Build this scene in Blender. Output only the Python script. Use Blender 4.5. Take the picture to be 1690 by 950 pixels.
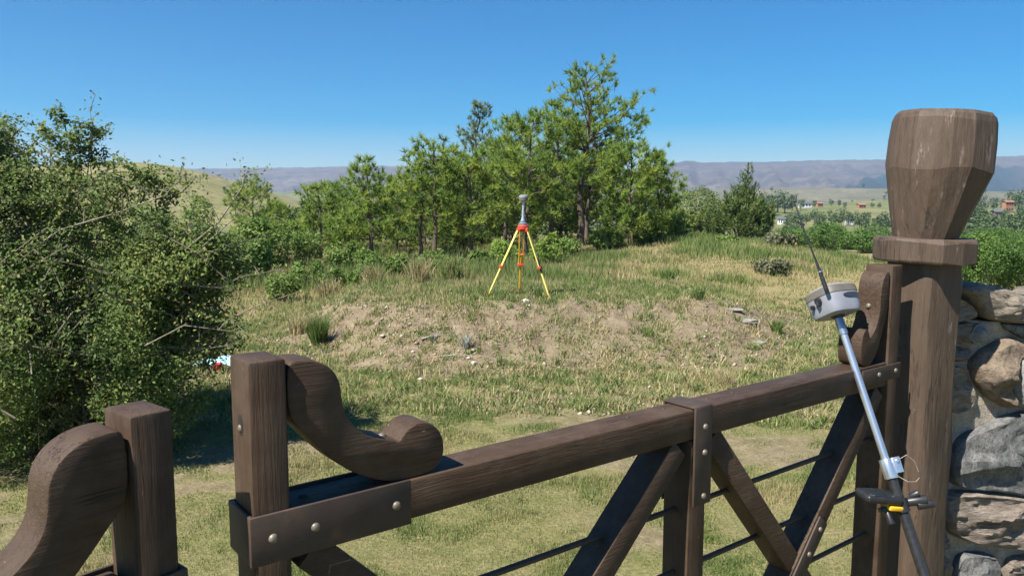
import bpy, bmesh, math, random
import numpy as np
from mathutils import Vector, Matrix, Euler
for o in list(bpy.data.objects): bpy.data.objects.remove(o)
S = bpy.context.scene
COL = S.collection
R = math.radians
rng = np.random.default_rng(11)
random.seed(5)

# ------------------------------------------------------------------ camera, sky, sun, exposure
FPX, EYE = 1300.0, 2.2                       # focal length in photo pixels, eye height over the lawn
PITCH = math.atan(145 / FPX)
cam_d = bpy.data.cameras.new('camera'); cam = bpy.data.objects.new('camera', cam_d); COL.objects.link(cam)
cam_d.sensor_width = 36; cam_d.lens = 36 * FPX / 1690
cam_d.clip_start = 0.05; cam_d.clip_end = 20000
cam.location = (0, 0, EYE); cam.rotation_euler = (math.pi / 2 - PITCH, 0, 0)
S.camera = cam
SUN = Vector((-.763, -.640, 1.35)).normalized()
W = bpy.data.worlds.new('World'); S.world = W; W.use_nodes = True
nt = W.node_tree
sky = nt.nodes.new('ShaderNodeTexSky'); sky.sky_type = 'NISHITA'; sky.sun_disc = False
sky.sun_elevation = math.asin(SUN.z); sky.sun_rotation = math.atan2(SUN.x, SUN.y)
sky.altitude = 900; sky.air_density = 1.0; sky.dust_density = 0.1; sky.ozone_density = 3.0
bg = nt.nodes['Background']; bg.inputs['Strength'].default_value = 0.052
hs = nt.nodes.new('ShaderNodeHueSaturation'); hs.inputs['Saturation'].default_value = 2.15; hs.inputs['Value'].default_value = 1.06     # the whole dome a little deeper blue
nt.links.new(sky.outputs[0], hs.inputs['Color']); nt.links.new(hs.outputs[0], bg.inputs[0])
sl = bpy.data.lights.new('sun', 'SUN'); sl.energy = 5.0; sl.angle = R(0.53); sl.color = (1, .95, .87)
so = bpy.data.objects.new('sun', sl); COL.objects.link(so)
so.rotation_euler = SUN.to_track_quat('Z', 'Y').to_euler()
S.view_settings.view_transform = 'Standard'; S.view_settings.look = 'None'
S.view_settings.exposure = 1.2; S.view_settings.gamma = 1
S.render.engine = 'CYCLES'
S.cycles.use_denoising = True
S.cycles.max_bounces = 8; S.cycles.diffuse_bounces = 4; S.cycles.transmission_bounces = 4
S.cycles.volume_bounces = 0; S.cycles.use_adaptive_sampling = True; S.cycles.adaptive_threshold = 0.012

# ------------------------------------------------------------------ helpers
def ss(t):
    t = np.clip(t, 0, 1); return t * t * (3 - 2 * t)
def hash2(i, j, s):
    h = (i.astype(np.int64) * 374761393 + j.astype(np.int64) * 668265263 + s * 1442695041) & 0xffffffff
    h = ((h ^ (h >> 13)) * 1274126177) & 0xffffffff
    return ((h ^ (h >> 16)) & 0xffff) / 65535.0
def vnoise(x, y, s=0):
    x = np.asarray(x, float); y = np.asarray(y, float)
    i = np.floor(x); j = np.floor(y); a = x - i; b = y - j
    a = a * a * (3 - 2 * a); b = b * b * (3 - 2 * b)
    return (hash2(i, j, s) * (1 - a) + hash2(i + 1, j, s) * a) * (1 - b) + (hash2(i, j + 1, s) * (1 - a) + hash2(i + 1, j + 1, s) * a) * b
def fbm(x, y, n=4, s=0):
    v = 0; amp = .5
    for k in range(n):
        v = v + amp * vnoise(x * 2 ** k + 7.3 * k, y * 2 ** k - 3.1 * k, s + k); amp *= .5
    return v / (1 - .5 ** n)
def vnoise3(p, s=0):
    return (vnoise(p[:, 0] + 13.1 * np.floor(p[:, 2]), p[:, 1] - 5.7 * np.floor(p[:, 2]), s) * (1 - (p[:, 2] - np.floor(p[:, 2])))
            + vnoise(p[:, 0] + 13.1 * (np.floor(p[:, 2]) + 1), p[:, 1] - 5.7 * (np.floor(p[:, 2]) + 1), s) * (p[:, 2] - np.floor(p[:, 2])))

def tag(o, label=None, cat=None, group=None, kind=None):
    if label: o['label'] = label
    if cat: o['category'] = cat
    if group: o['group'] = group
    if kind: o['kind'] = kind
    return o
def empty(name, loc=(0, 0, 0), rz=0.0, label=None, cat=None, group=None):
    o = bpy.data.objects.new(name, None); COL.objects.link(o); o.empty_display_size = .1
    o.location = loc; o.rotation_euler = (0, 0, rz)
    return tag(o, label, cat, group)
def link(name, me, mats, parent=None):
    for m in (mats if isinstance(mats, (list, tuple)) else [mats]): me.materials.append(m)
    o = bpy.data.objects.new(name, me); COL.objects.link(o)
    if parent is not None: o.parent = parent
    return o
def copy_tree(o, parent=None):
    c = o.copy(); COL.objects.link(c)
    if parent is not None: c.parent = parent
    for ch in list(o.children): copy_tree(ch, c)
    return c

class MB:
    """collects shapes into one mesh"""
    def __init__(s): s.bm = bmesh.new()
    def box(s, c, d, rot=None):
        m = Matrix.Translation(c) @ (rot.to_4x4() if rot is not None else Matrix.Identity(4)) @ Matrix.Diagonal((*d, 1))
        bmesh.ops.create_cube(s.bm, size=1, matrix=m); return s
    def prism(s, pts, a, b, f):
        """closed outline pts (2-D) from depth a to depth b; f(p, depth) gives the 3-D point"""
        A = [s.bm.verts.new(f(p, a)) for p in pts]; B = [s.bm.verts.new(f(p, b)) for p in pts]
        n = len(pts)
        s.bm.faces.new(A); s.bm.faces.new(B[::-1])
        for i in range(n): s.bm.faces.new((A[(i + 1) % n], A[i], B[i], B[(i + 1) % n]))
        return s
    def tube(s, pts, rad, n=8, cap=True):
        pts = [Vector(p) for p in pts]
        rad = [rad] * len(pts) if isinstance(rad, (int, float)) else rad
        rings = []; up = None
        for k, p in enumerate(pts):
            t = (pts[min(k + 1, len(pts) - 1)] - pts[max(k - 1, 0)]).normalized()
            if up is None: up = t.orthogonal().normalized()
            x = (up - t * up.dot(t)).normalized(); y = t.cross(x); up = x
            rings.append([s.bm.verts.new(p + (x * math.cos(2 * math.pi * i / n) + y * math.sin(2 * math.pi * i / n)) * rad[k]) for i in range(n)])
        for a, b in zip(rings, rings[1:]):
            for i in range(n): s.bm.faces.new((a[i], a[(i + 1) % n], b[(i + 1) % n], b[i]))
        if cap: s.bm.faces.new(rings[0][::-1]); s.bm.faces.new(rings[-1])
        return s
    def rings(s, rr, cap=True):
        """list of rings of 3-D points"""
        rr = [[s.bm.verts.new(p) for p in r] for r in rr]; n = len(rr[0])
        for a, b in zip(rr, rr[1:]):
            for i in range(n): s.bm.faces.new((a[i], a[(i + 1) % n], b[(i + 1) % n], b[i]))
        if cap: s.bm.faces.new(rr[0][::-1]); s.bm.faces.new(rr[-1])
        return s
    def dome(s, c, axis, r, h, n=10):
        axis = Vector(axis).normalized(); x = axis.orthogonal().normalized(); y = axis.cross(x); c = Vector(c)
        prof = [(1, 0), (1, .25), (.82, .68), (.5, .92), (.12, 1)]
        return s.rings([[c + axis * (h * q) + (x * math.cos(2 * math.pi * i / n) + y * math.sin(2 * math.pi * i / n)) * (r * p) for i in range(n)] for p, q in prof])
    def build(s, name, mats, parent=None, bevel=0, seg=2, smooth=True, ang=35, jitter=0):
        bmesh.ops.recalc_face_normals(s.bm, faces=s.bm.faces)
        if bevel:
            es = [e for e in s.bm.edges if e.is_manifold and e.calc_face_angle(0) > R(38)]
            bmesh.ops.bevel(s.bm, geom=es, offset=bevel, segments=seg, profile=.5, affect='EDGES', clamp_overlap=True)
        me = bpy.data.meshes.new(name); s.bm.to_mesh(me); s.bm.free()
        if smooth:
            me.shade_smooth(); me.set_sharp_from_angle(angle=R(ang))
        return link(name, me, mats, parent)

def np_mesh(name, V, F, tint=None, smooth=False, extra=None):
    """V (n,3), F (m,k) -> mesh, with an optional per-face float 'tint'"""
    me = bpy.data.meshes.new(name)
    V = np.ascontiguousarray(V, dtype=np.float32); F = np.ascontiguousarray(F, dtype=np.int32)
    k = F.shape[1]; m = len(F)
    me.vertices.add(len(V)); me.vertices.foreach_set('co', V.ravel())
    me.loops.add(m * k); me.loops.foreach_set('vertex_index', F.ravel())
    me.polygons.add(m); me.polygons.foreach_set('loop_start', np.arange(0, m * k, k, dtype=np.int32))
    if tint is not None:
        a = me.attributes.new('tint', 'FLOAT', 'FACE'); a.data.foreach_set('value', np.ascontiguousarray(tint, dtype=np.float32))
    for nm, v in (extra or {}).items():
        a = me.attributes.new(nm, 'FLOAT', 'POINT'); a.data.foreach_set('value', np.ascontiguousarray(v, dtype=np.float32))
    me.update(calc_edges=True)
    if smooth: me.shade_smooth()
    return me

# ------------------------------------------------------------------ materials
def new_mat(name):
    m = bpy.data.materials.new(name); m.use_nodes = True
    return m, m.node_tree, m.node_tree.nodes['Principled BSDF']
def N(t, kind, **kw):
    n = t.nodes.new(kind)
    for k, v in kw.items():
        if k in n.inputs: n.inputs[k].default_value = v
        else: setattr(n, k, v)
    return n
def ramp(t, fac, stops):
    r = t.nodes.new('ShaderNodeValToRGB'); e = r.color_ramp.elements
    e[0].position, e[0].color = stops[0][0], (*stops[0][1], 1)
    e[1].position, e[1].color = stops[-1][0], (*stops[-1][1], 1)
    for p, c in stops[1:-1]:
        q = e.new(p); q.color = (*c, 1)
    t.links.new(fac, r.inputs[0]); return r.outputs[0]
def mix(t, fac, a, b):
    m = t.nodes.new('ShaderNodeMix'); m.data_type = 'RGBA'
    for s_, v in ((m.inputs[0], fac), (m.inputs[6], a), (m.inputs[7], b)):
        if isinstance(v, (int, float)): s_.default_value = v
        elif isinstance(v, tuple): s_.default_value = (*v, 1)
        else: t.links.new(v, s_)
    return m.outputs[2]
def coords(t, scale=(1, 1, 1), kind='Object'):
    c = t.nodes.new('ShaderNodeTexCoord'); mp = t.nodes.new('ShaderNodeMapping'); mp.inputs['Scale'].default_value = scale
    t.links.new(c.outputs[kind], mp.inputs[0]); return mp.outputs[0]
def noise(t, vec, scale, detail=5, rough=.6, out='Fac'):
    n = N(t, 'ShaderNodeTexNoise', Scale=scale, Detail=detail, Roughness=rough); t.links.new(vec, n.inputs['Vector'])
    return n.outputs[out]
def bump(t, b, h, strength, dist, prev=None):
    n = N(t, 'ShaderNodeBump', Strength=strength, Distance=dist); t.links.new(h, n.inputs['Height'])
    if prev is not None: t.links.new(prev, n.inputs['Normal'])
    t.links.new(n.outputs[0], b.inputs['Normal']); return n.outputs[0]

def wood_mat(name, grain, col=(.054, .033, .020)):
    m, t, b = new_mat(name)
    sc = {'x': (1.6, 26, 26), 'z': (26, 26, 1.6)}[grain]
    g = noise(t, coords(t, sc), 3.0, 8, .65); g2 = noise(t, coords(t, tuple(v * 3 for v in sc)), 4.0, 4)
    blot = noise(t, coords(t), 7, 6, .7)
    ck = noise(t, coords(t, tuple(v * (.9 if v > 5 else .45) for v in sc)), 2.2, 3, .5)       # drying cracks along the grain
    crack = ramp(t, ck, [(.485, (0, 0, 0)), (.5, (1, 1, 1)), (.515, (0, 0, 0))])
    gate_ = ramp(t, noise(t, coords(t), 3.1, 3), [(.52, (0, 0, 0)), (.62, (1, 1, 1))])
    mm = N(t, 'ShaderNodeMath', operation='MULTIPLY'); t.links.new(crack, mm.inputs[0]); t.links.new(gate_, mm.inputs[1])
    c = ramp(t, g, [(.25, tuple(v * .72 for v in col)), (.55, col), (.8, tuple(v * 1.3 for v in col))])
    c = mix(t, ramp(t, blot, [(.43, (0, 0, 0)), (.72, (.7, .7, .7))]), c, (.098, .068, .048))
    c = mix(t, mm.outputs[0], c, tuple(v * .35 for v in col))
    chip = noise(t, coords(t, tuple(v * .3 if v > 5 else v for v in sc)), 16, 3)
    c = mix(t, ramp(t, chip, [(.715, (0, 0, 0)), (.73, (.7, .7, .7))]), c, (.23, .17, .12))
    t.links.new(c, b.inputs['Base Color'])
    b.inputs['Roughness'].default_value = .56; b.inputs['Specular IOR Level'].default_value = .22
    inv = N(t, 'ShaderNodeMath', operation='SUBTRACT'); inv.inputs[0].default_value = 1; t.links.new(mm.outputs[0], inv.inputs[1])
    p = bump(t, b, g, .7, .005); p = bump(t, b, g2, .4, .0015, p); bump(t, b, inv.outputs[0], .8, .003, p)
    return m
WOOD_X = wood_mat('painted_wood_along', 'x'); WOOD_Z = wood_mat('painted_wood_upright', 'z')

def iron_mat():
    m, t, b = new_mat('painted_iron')
    a = noise(t, coords(t), 14, 6, .7); f = noise(t, coords(t), 120, 3)
    c = ramp(t, a, [(.35, (.042, .031, .025)), (.58, (.060, .042, .032)), (.72, (.10, .060, .038))])
    t.links.new(c, b.inputs['Base Color']); b.inputs['Roughness'].default_value = .6; b.inputs['Specular IOR Level'].default_value = .3
    bump(t, b, f, .25, .001); return m
IRON = iron_mat()
def simple(name, col, rough=.5, metal=0, nscale=40, amt=.25, bmp=0.0):
    m, t, b = new_mat(name)
    n = noise(t, coords(t), nscale, 5)
    c = ramp(t, n, [(.3, tuple(v * (1 - amt) for v in col)), (.7, tuple(min(1, v * (1 + amt)) for v in col))])
    t.links.new(c, b.inputs['Base Color']); b.inputs['Roughness'].default_value = rough; b.inputs['Metallic'].default_value = metal
    if bmp: bump(t, b, n, .5, bmp)
    return m
BOLT = simple('bolt_paint', (.17, .145, .11), .5, .3, 60, .3)
def log_mat(name='painted_log', flake=.60, pale=.24):
    m, t, b = new_mat(name)
    st = noise(t, coords(t, (22, 22, 2.2)), 1.6, 8, .7); bl = noise(t, coords(t), 5, 6); fine = noise(t, coords(t, (60, 60, 14)), 1.5, 5)
    c = ramp(t, st, [(.3, (.056, .035, .022)), (.5, (.075, .049, .031)), (.7, (.097, .065, .043))])
    ck = noise(t, coords(t, (20, 20, 1.3)), 1.5, 3, .5); gt = ramp(t, noise(t, coords(t), 4, 3), [(.47, (0, 0, 0)), (.58, (1, 1, 1))])
    cm = N(t, 'ShaderNodeMath', operation='MULTIPLY'); t.links.new(ramp(t, ck, [(.48, (0, 0, 0)), (.5, (1, 1, 1)), (.52, (0, 0, 0))]), cm.inputs[0]); t.links.new(gt, cm.inputs[1])
    c = mix(t, ramp(t, bl, [(.56, (0, 0, 0)), (.72, (.8, .8, .8))]), c, (.060, .046, .038))
    # pale flaking streaks
    pk = noise(t, coords(t, (16, 16, 3.2)), 1.3, 9, .75)
    c = mix(t, ramp(t, pk, [(flake, (0, 0, 0)), (flake + .07, (.8, .8, .8))]), c, (pale, pale * .84, pale * .72))
    c = mix(t, cm.outputs[0], c, (.022, .014, .010))
    t.links.new(c, b.inputs['Base Color']); b.inputs['Roughness'].default_value = .66
    adze = noise(t, coords(t, (7, 7, 4)), 1.6, 3, .5)
    p = bump(t, b, st, .6, .010); p = bump(t, b, adze, .35, .015, p); bump(t, b, fine, .4, .004, p); return m
LOG = log_mat()

def stone_mat(name, stops, band=(1, 1, 1), crack=.8, scale=11):
    m, t, b = new_mat(name)
    a = noise(t, coords(t, band), scale, 8, .68); f = noise(t, coords(t, tuple(v * 5 for v in band)), scale, 6, .7)
    c = ramp(t, a, stops)
    mm = N(t, 'ShaderNodeMix'); 
    c2 = mix(t, ramp(t, f, [(.35, (.62, .62, .62)), (.5, (0, 0, 0))]), c, tuple(v * .45 for v in stops[0][1]))
    v = N(t, 'ShaderNodeTexVoronoi', Scale=70); t.links.new(coords(t), v.inputs['Vector'])
    c3 = mix(t, ramp(t, v.outputs['Distance'], [(.0, (.4, .4, .4)), (.16, (0, 0, 0))]), c2, (.52, .48, .42))
    t.links.new(c3, b.inputs['Base Color']); b.inputs['Roughness'].default_value = .85
    p = bump(t, b, a, crack, .02); bump(t, b, f, .9, .009, p); return m
ST = [stone_mat('stone_tan', [(.3, (0.118, 0.096, 0.071)), (.5, (0.231, 0.196, 0.150)), (.7, (0.322, 0.280, 0.224))], (1, 1, 3)),
      stone_mat('stone_grey', [(.3, (0.062, 0.065, 0.065)), (.5, (0.140, 0.140, 0.136)), (.72, (0.280, 0.266, 0.241))], (2.2, 2.2, 1.2)),
      stone_mat('stone_brown', [(.3, (0.081, 0.056, 0.037)), (.5, (0.175, 0.130, 0.091)), (.75, (0.259, 0.203, 0.140))], (1, 1, 1), .8, 12),
      stone_mat('stone_pale', [(.3, (0.168, 0.164, 0.154)), (.5, (0.259, 0.252, 0.234)), (.7, (0.336, 0.322, 0.294))], (1, 1, 1.4)),
      stone_mat('stone_banded', [(.3, (0.105, 0.084, 0.065)), (.48, (0.203, 0.164, 0.130)), (.7, (0.315, 0.273, 0.220))], (1, 1, 7), .9, 6)]
MORTAR = stone_mat('mortar', [(.3, (0.272, 0.224, 0.168)), (.5, (0.376, 0.320, 0.248)), (.7, (0.448, 0.392, 0.320))], (1, 1, 1), .5, 22)

def leaf_mat(name, stops, trans=.25, rough=.55):
    m, t, b = new_mat(name)
    a = N(t, 'ShaderNodeAttribute', attribute_name='tint')
    c = ramp(t, a.outputs['Fac'], stops)
    t.links.new(c, b.inputs['Base Color']); b.inputs['Roughness'].default_value = rough
    b.inputs['Specular IOR Level'].default_value = .22
    tr = N(t, 'ShaderNodeBsdfTranslucent'); t.links.new(c, tr.inputs[0])
    mx = N(t, 'ShaderNodeMixShader', Fac=trans)
    t.links.new(b.outputs[0], mx.inputs[1]); t.links.new(tr.outputs[0], mx.inputs[2])
    t.links.new(mx.outputs[0], t.nodes['Material Output'].inputs[0]); return m
PINE = leaf_mat('pine_needles', [(0, (.105, .182, .040)), (.5, (.215, .31, .06)), (1, (.34, .395, .078))], .5)
PINE_PALE = leaf_mat('pine_needles_pale', [(0, (.10, .15, .075)), (.5, (.17, .225, .11)), (1, (.24, .29, .14))], .3)
BUSHLEAF = leaf_mat('bush_leaves', [(0, (.046, .080, .022)), (.45, (.118, .172, .044)), (.8, (.195, .24, .06)), (1, (.33, .30, .10))], .35, .6)
SHRUB = leaf_mat('shrub_leaves', [(0, (.07, .13, .028)), (.5, (.135, .215, .045)), (1, (.23, .28, .08))], .38)
BRIGHT = leaf_mat('thicket_leaves', [(0, (.050, .105, .024)), (.5, (.095, .175, .038)), (1, (.165, .25, .06))], .4)
JUNIPER = leaf_mat('juniper_sprays', [(0, (.045, .080, .026)), (.55, (.09, .140, .038)), (.85, (.14, .185, .05)), (1, (.19, .15, .07))], .2)
FARLEAF = leaf_mat('far_tree_leaves', [(0, (.045, .075, .028)), (.5, (.075, .115, .042)), (1, (.11, .15, .055))], .2)
TWIGGY = leaf_mat('twiggy_brown_leaves', [(0, (.07, .085, .042)), (.6, (.12, .13, .068)), (1, (.18, .165, .10))], .2)
GREYLEAF = leaf_mat('grey_leaves', [(0, (.20, .22, .19)), (1, (.34, .36, .32))], .2)
GRASS = leaf_mat('grass_blades', [(0, (.105, .165, .040)), (.35, (.19, .245, .078)), (.6, (.30, .275, .12)), (1, (.45, .37, .21))], .4)
def bark_mat(name, col):
    m, t, b = new_mat(name)
    a = noise(t, coords(t, (14, 14, 3)), 2, 7, .7)
    c = ramp(t, a, [(.3, tuple(v * .5 for v in col)), (.55, col), (.75, tuple(v * 1.6 for v in col))])
    t.links.new(c, b.inputs['Base Color']); b.inputs['Roughness'].default_value = .9; bump(t, b, a, .8, .02); return m
BARK = bark_mat('pine_bark', (.105, .078, .060)); TWIG = bark_mat('twig_bark', (.17, .145, .105)); DEAD = bark_mat('dead_wood', (.36, .32, .27))

def ground_mat():
    m, t, b = new_mat('ground_soil_and_turf')
    A = lambda n: N(t, 'ShaderNodeAttribute', attribute_name=n).outputs['Fac']
    w = coords(t, (1, 1, 1))
    n1 = noise(t, w, 1.1, 6, .62); n2 = noise(t, w, 5.5, 6, .7); n3 = noise(t, w, 38, 5, .7); n4 = noise(t, w, .02, 5, .6)
    soil = ramp(t, n2, [(.3, (.105, .080, .052)), (.5, (.170, .132, .088)), (.7, (.24, .192, .135))])
    soil = mix(t, ramp(t, n3, [(.55, (0, 0, 0)), (.72, (.8, .8, .8))]), soil, (.38, .32, .25))
    turf = ramp(t, n2, [(.3, (.12, .135, .045)), (.5, (.185, .18, .072)), (.72, (.27, .225, .115))])
    turf = mix(t, ramp(t, n3, [(.42, (.7, .7, .7)), (.56, (0, 0, 0))]), turf, (.085, .085, .032))
    dry = ramp(t, n3, [(.3, (.165, .140, .065)), (.6, (.25, .205, .105))])
    md = N(t, 'ShaderNodeMath', operation='MULTIPLY_ADD'); t.links.new(n1, md.inputs[0]); md.inputs[1].default_value = 1.5; md.inputs[2].default_value = -.75
    def plus(a, k=1.0):
        q = N(t, 'ShaderNodeMath', operation='MULTIPLY_ADD'); t.links.new(md.outputs[0], q.inputs[0]); q.inputs[1].default_value = k; t.links.new(a, q.inputs[2]); q.use_clamp = True; return q.outputs[0]
    c = mix(t, plus(A('dry'), .7), turf, dry); c = mix(t, plus(A('bare'), .9), c, soil)
    far = ramp(t, n4, [(.35, (.075, .100, .036)), (.5, (.130, .140, .055)), (.65, (.20, .18, .09))])
    c = mix(t, A('far'), c, far)
    t.links.new(c, b.inputs['Base Color']); b.inputs['Roughness'].default_value = .95; b.inputs['Specular IOR Level'].default_value = .1
    p = bump(t, b, n3, .8, .02); bump(t, b, n2, .5, .05, p); return m
GROUND = ground_mat()
def hill_mat(name, stops, sc, spots=None):
    m, t, b = new_mat(name)
    a = noise(t, coords(t, (1, 1, 3)), sc, 8, .65); d = noise(t, coords(t), sc * 9, 5, .7)
    c = ramp(t, a, stops)
    c = mix(t, ramp(t, d, [(.40, (.55, .55, .55)), (.52, (0, 0, 0))]), c, tuple(v * .6 for v in stops[0][1]))
    if spots: c = mix(t, N(t, 'ShaderNodeAttribute', attribute_name='wood').outputs['Fac'], c, spots)
    t.links.new(c, b.inputs['Base Color']); b.inputs['Roughness'].default_value = .95; b.inputs['Specular IOR Level'].default_value = .1
    return m

# ------------------------------------------------------------------ terrain
def toe(x): return 10.0 + .10 * (x - .2) ** 2 * (np.abs(x) < 12) + .30 * np.sin(x * 1.3)
def H(x, y):
    x = np.asarray(x, float); y = np.asarray(y, float)
    r = np.hypot(x, y)
    h = .12 * (1 - ss((y - 2.5) / 3))
    y0 = toe(x)
    mx = ss((x + 4.6) / 2.2) * (1 - .72 * ss((x - 2.9) / 2.3) * (1 - ss((y - 15.5) / 8)))
    mound = .62 * ss((y - y0) / 2.15) * mx
    mound = mound * (1 - .30 * ss((y - 13.5) / 4) - .70 * ss((y - 16) / 9)) 
    h = h + mound + .60 * ss((y - 14) / 12) * np.exp(-((x - 6.6) / np.where(x > 6.6, 4.2, 4.9)) ** 2) + .05 * ss((y - 17) / 6)
    face = ss((y - y0 + .3) / .8) * (1 - ss((y - y0 - 2.0) / .9)) * mx
    h = h + face * ((fbm(x * 1.9, y * 1.9, 5, 3) - .5) * .20 + (fbm(x * 7, y * 7, 3, 13) - .5) * .07)
    h = h + (fbm(x * .5, y * .5, 4, 9) - .5) * .12 * ss((y - 5) / 5)
    h = h - 2.0 * ss((x - 11.0) / 9) * ss((y - 10) / 12) * (1 - ss((y - 36) / 40))
    h = h - 9.5 * ss((y - 36) / 110)
    h = h + (fbm(x * .02, y * .02, 4, 21) - .5) * 5 * ss((r - 90) / 150) + (fbm(x * .006, y * .006, 4, 23) - .5) * 26 * ss((r - 520) / 400) * (r < 2600)
    # far rises: the pasture on the right and the grassy slope behind it
    h = h + ss((y - 170) / 420) * 7.2 * ss((x - 40) / 160) * (1 - ss((y - 640) / 250))
    h = h + ss((y - 900) / 700) * 24
    return h
def attrs(x, y):
    y0 = toe(x)
    mx = ss((x + 4.6) / 1.6) * (1 - ss((x - 4.4) / 1.8))
    bare = .98 * ss((y - y0 + .55) / .7) * (1 - ss((y - y0 - 1.75) / .7)) * mx
    trk = np.exp(-((y - 8.3 - .18 * (x - 1)) / .9) ** 2) * ss((x + 1.2) / 2) * (1 - ss((x - 6) / 3))
    bare = bare * (.74 + .5 * (fbm(x * .8, y * .8, 4, 44) - .3)); bare = np.maximum(bare, .55 * trk); bare = np.maximum(bare, .5 * ss((fbm(x * .9, y * .9, 4, 144) - .56) / .08) * (y < 11)) + .08 * (1 - ss((y - 11) / 4))
    dry = .15 + .62 * ss((y - 12.5) / 3) * (1 - ss((y - 60) / 30)) + .2 * ss((x - 2) / 3) * ss((y - 8) / 3)
    far = ss((np.hypot(x, y) - 60) / 60)
    return np.clip(bare, 0, 1), np.clip(dry, 0, 1), far
def polar(r, ang):
    Rr, Aa = np.meshgrid(r, ang, indexing='ij')
    return Rr * np.sin(Aa), Rr * np.cos(Aa)
def grid_faces(nr, na, wrap=False):
    i, j = np.meshgrid(np.arange(nr - 1), np.arange(na if wrap else na - 1), indexing='ij')
    j2 = (j + 1) % na
    return np.stack([i * na + j, (i + 1) * na + j, (i + 1) * na + j2, i * na + j2], -1).reshape(-1, 4)[:, ::-1]
r_ = np.concatenate([[.05, .6], np.geomspace(1.2, 3.4, 20), np.geomspace(3.41, 40, 380), np.geomspace(41, 5600, 170)])
a_ = np.concatenate([np.arange(-41, 41, .25), np.arange(41, 319, 4.0)]) * math.pi / 180
gx, gy = polar(r_, a_)
gz = H(gx, gy)
ba, dr, fa = attrs(gx, gy)
me = np_mesh('ground', np.stack([gx, gy, gz], -1).reshape(-1, 3), grid_faces(len(r_), len(a_), True), smooth=True,
             extra={'bare': ba.ravel(), 'dry': dr.ravel(), 'far': fa.ravel()})
tag(link('ground', me, GROUND), kind='structure')

def at(px, Y):                                       # the terrain point Y metres ahead in the photo's column px
    x = (px - 845) / FPX * Y * (math.cos(PITCH))     # near enough for far things
    return float(x), float(Y), float(H(np.array([x]), np.array([Y]))[0])

# the grassy hill on the left
def hill(name, x0, x1, y0, y1, nx, ny, f, m, wood=None):
    X, Y = np.meshgrid(np.linspace(x0, x1, nx), np.linspace(y0, y1, ny), indexing='xy')
    Z = f(X, Y)
    ex = {'wood': wood(X, Y, Z).ravel()} if wood else None
    me = np_mesh(name, np.stack([X, Y, Z], -1).reshape(-1, 3), grid_faces(ny, nx)[:, ::-1], smooth=True, extra=ex)
    return tag(link(name, me, m), kind='structure')
HILLM = hill_mat('hill_grass', [(.3, (.13, .135, .050)), (.5, (.195, .18, .075)), (.7, (.255, .215, .11))], .02)
def hill_left(X, Y):
    g = 38 * np.exp(-(((X + 225) / (np.where(X > -225, 95, 170))) ** 2) - ((Y - 470) / 150) ** 2)
    return -14 + g + (fbm(X * .02, Y * .02, 4, 4) - .5) * 3
hill('grassy_hill', -640, 60, 200, 800, 140, 120, hill_left, HILLM)

FARH = hill_mat('far_hillside_scrub', [(.3, (.085, .090, .055)), (.5, (.14, .135, .085)), (.7, (.19, .17, .115))], .012)
def hill_far(X, Y):
    cr = 26 + 16 * (fbm(X * .004, X * 0, 3, 61) - .5) - 12 * ss((300 - X) / 260)
    return -16 + (cr + 10) * ss((Y - 900) / 520) * (1 - ss((Y - 1500) / 500)) + (fbm(X * .01, Y * .01, 4, 63) - .5) * 9
hill('far_hillside', 60, 1700, 880, 2000, 150, 70, hill_far, FARH)

# the mountains across the valley
def ridge_px(px):
    k = [-2500, -600, 200, 330, 420, 520, 620, 700, 760, 860, 1000, 1080, 1108, 1132, 1160, 1205, 1260, 1330, 1400, 1470, 1540, 1690, 2000, 4200]
    v = [300, 288, 281, 279, 278, 277, 274, 276, 276, 280, 281, 277, 270, 266, 269.5, 268, 268.5, 266, 265, 264, 262, 258, 262, 300]
    return np.interp(px, k, v)
MD = 4300.0
mth = np.linspace(-50, 50, 480) * math.pi / 180
tt = np.linspace(0, 1.25, 90)
T, A = np.meshgrid(tt, mth, indexing='ij')
dist = (MD - 1900) + T * 1900
px_ = 845 + FPX * np.tan(A)
crest = EYE + (330 - ridge_px(px_)) / FPX * MD
up = np.where(T <= 1, .06 + .94 * T ** 1.25, 1 - (T - 1) * 1.6)
gul = (fbm(A * 60 + T * 1.5, T * 3.0, 5, 31) - .5)
gul2 = np.abs(fbm(A * 130, T * 5, 4, 33) - .5)
zz = -12 + (crest + 12) * up + (gul * 115 - gul2 * 90) * np.sin(np.clip(T, 0, 1) * math.pi) * .62 + (fbm(A * 300, T * 20, 3, 35) - .5) * 7
mxx = dist * np.tan(A); myy = dist
wood = np.zeros_like(T)
nz_ = fbm(A * 80, T * 9, 4, 41) - .5
def wpatch(p0, p1, p2, t0, t1):
    return ss((px_ - p0) / (p1 - p0)) * (1 - ss((px_ - p2) / 90)) * (T + nz_ * .22 < t0 + (t1 - t0) * ss((px_ - p0) / (p1 - p0 + 60))) * (T > .0)
wood = np.maximum(wpatch(1335, 1400, 1640, .15, .68), wpatch(440, 490, 545, .12, .40))
me = np_mesh('mountains', np.stack([mxx, myy, zz], -1).reshape(-1, 3), grid_faces(*T.shape), smooth=True, extra={'wood': wood.ravel()})
MOUNT = hill_mat('mountain_scrub', [(.36, (.060, .054, .046)), (.5, (.100, .083, .066)), (.66, (.155, .125, .096))], .0045, (.012, .030, .024))
tag(link('mountains', me, MOUNT), kind='structure')

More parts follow.
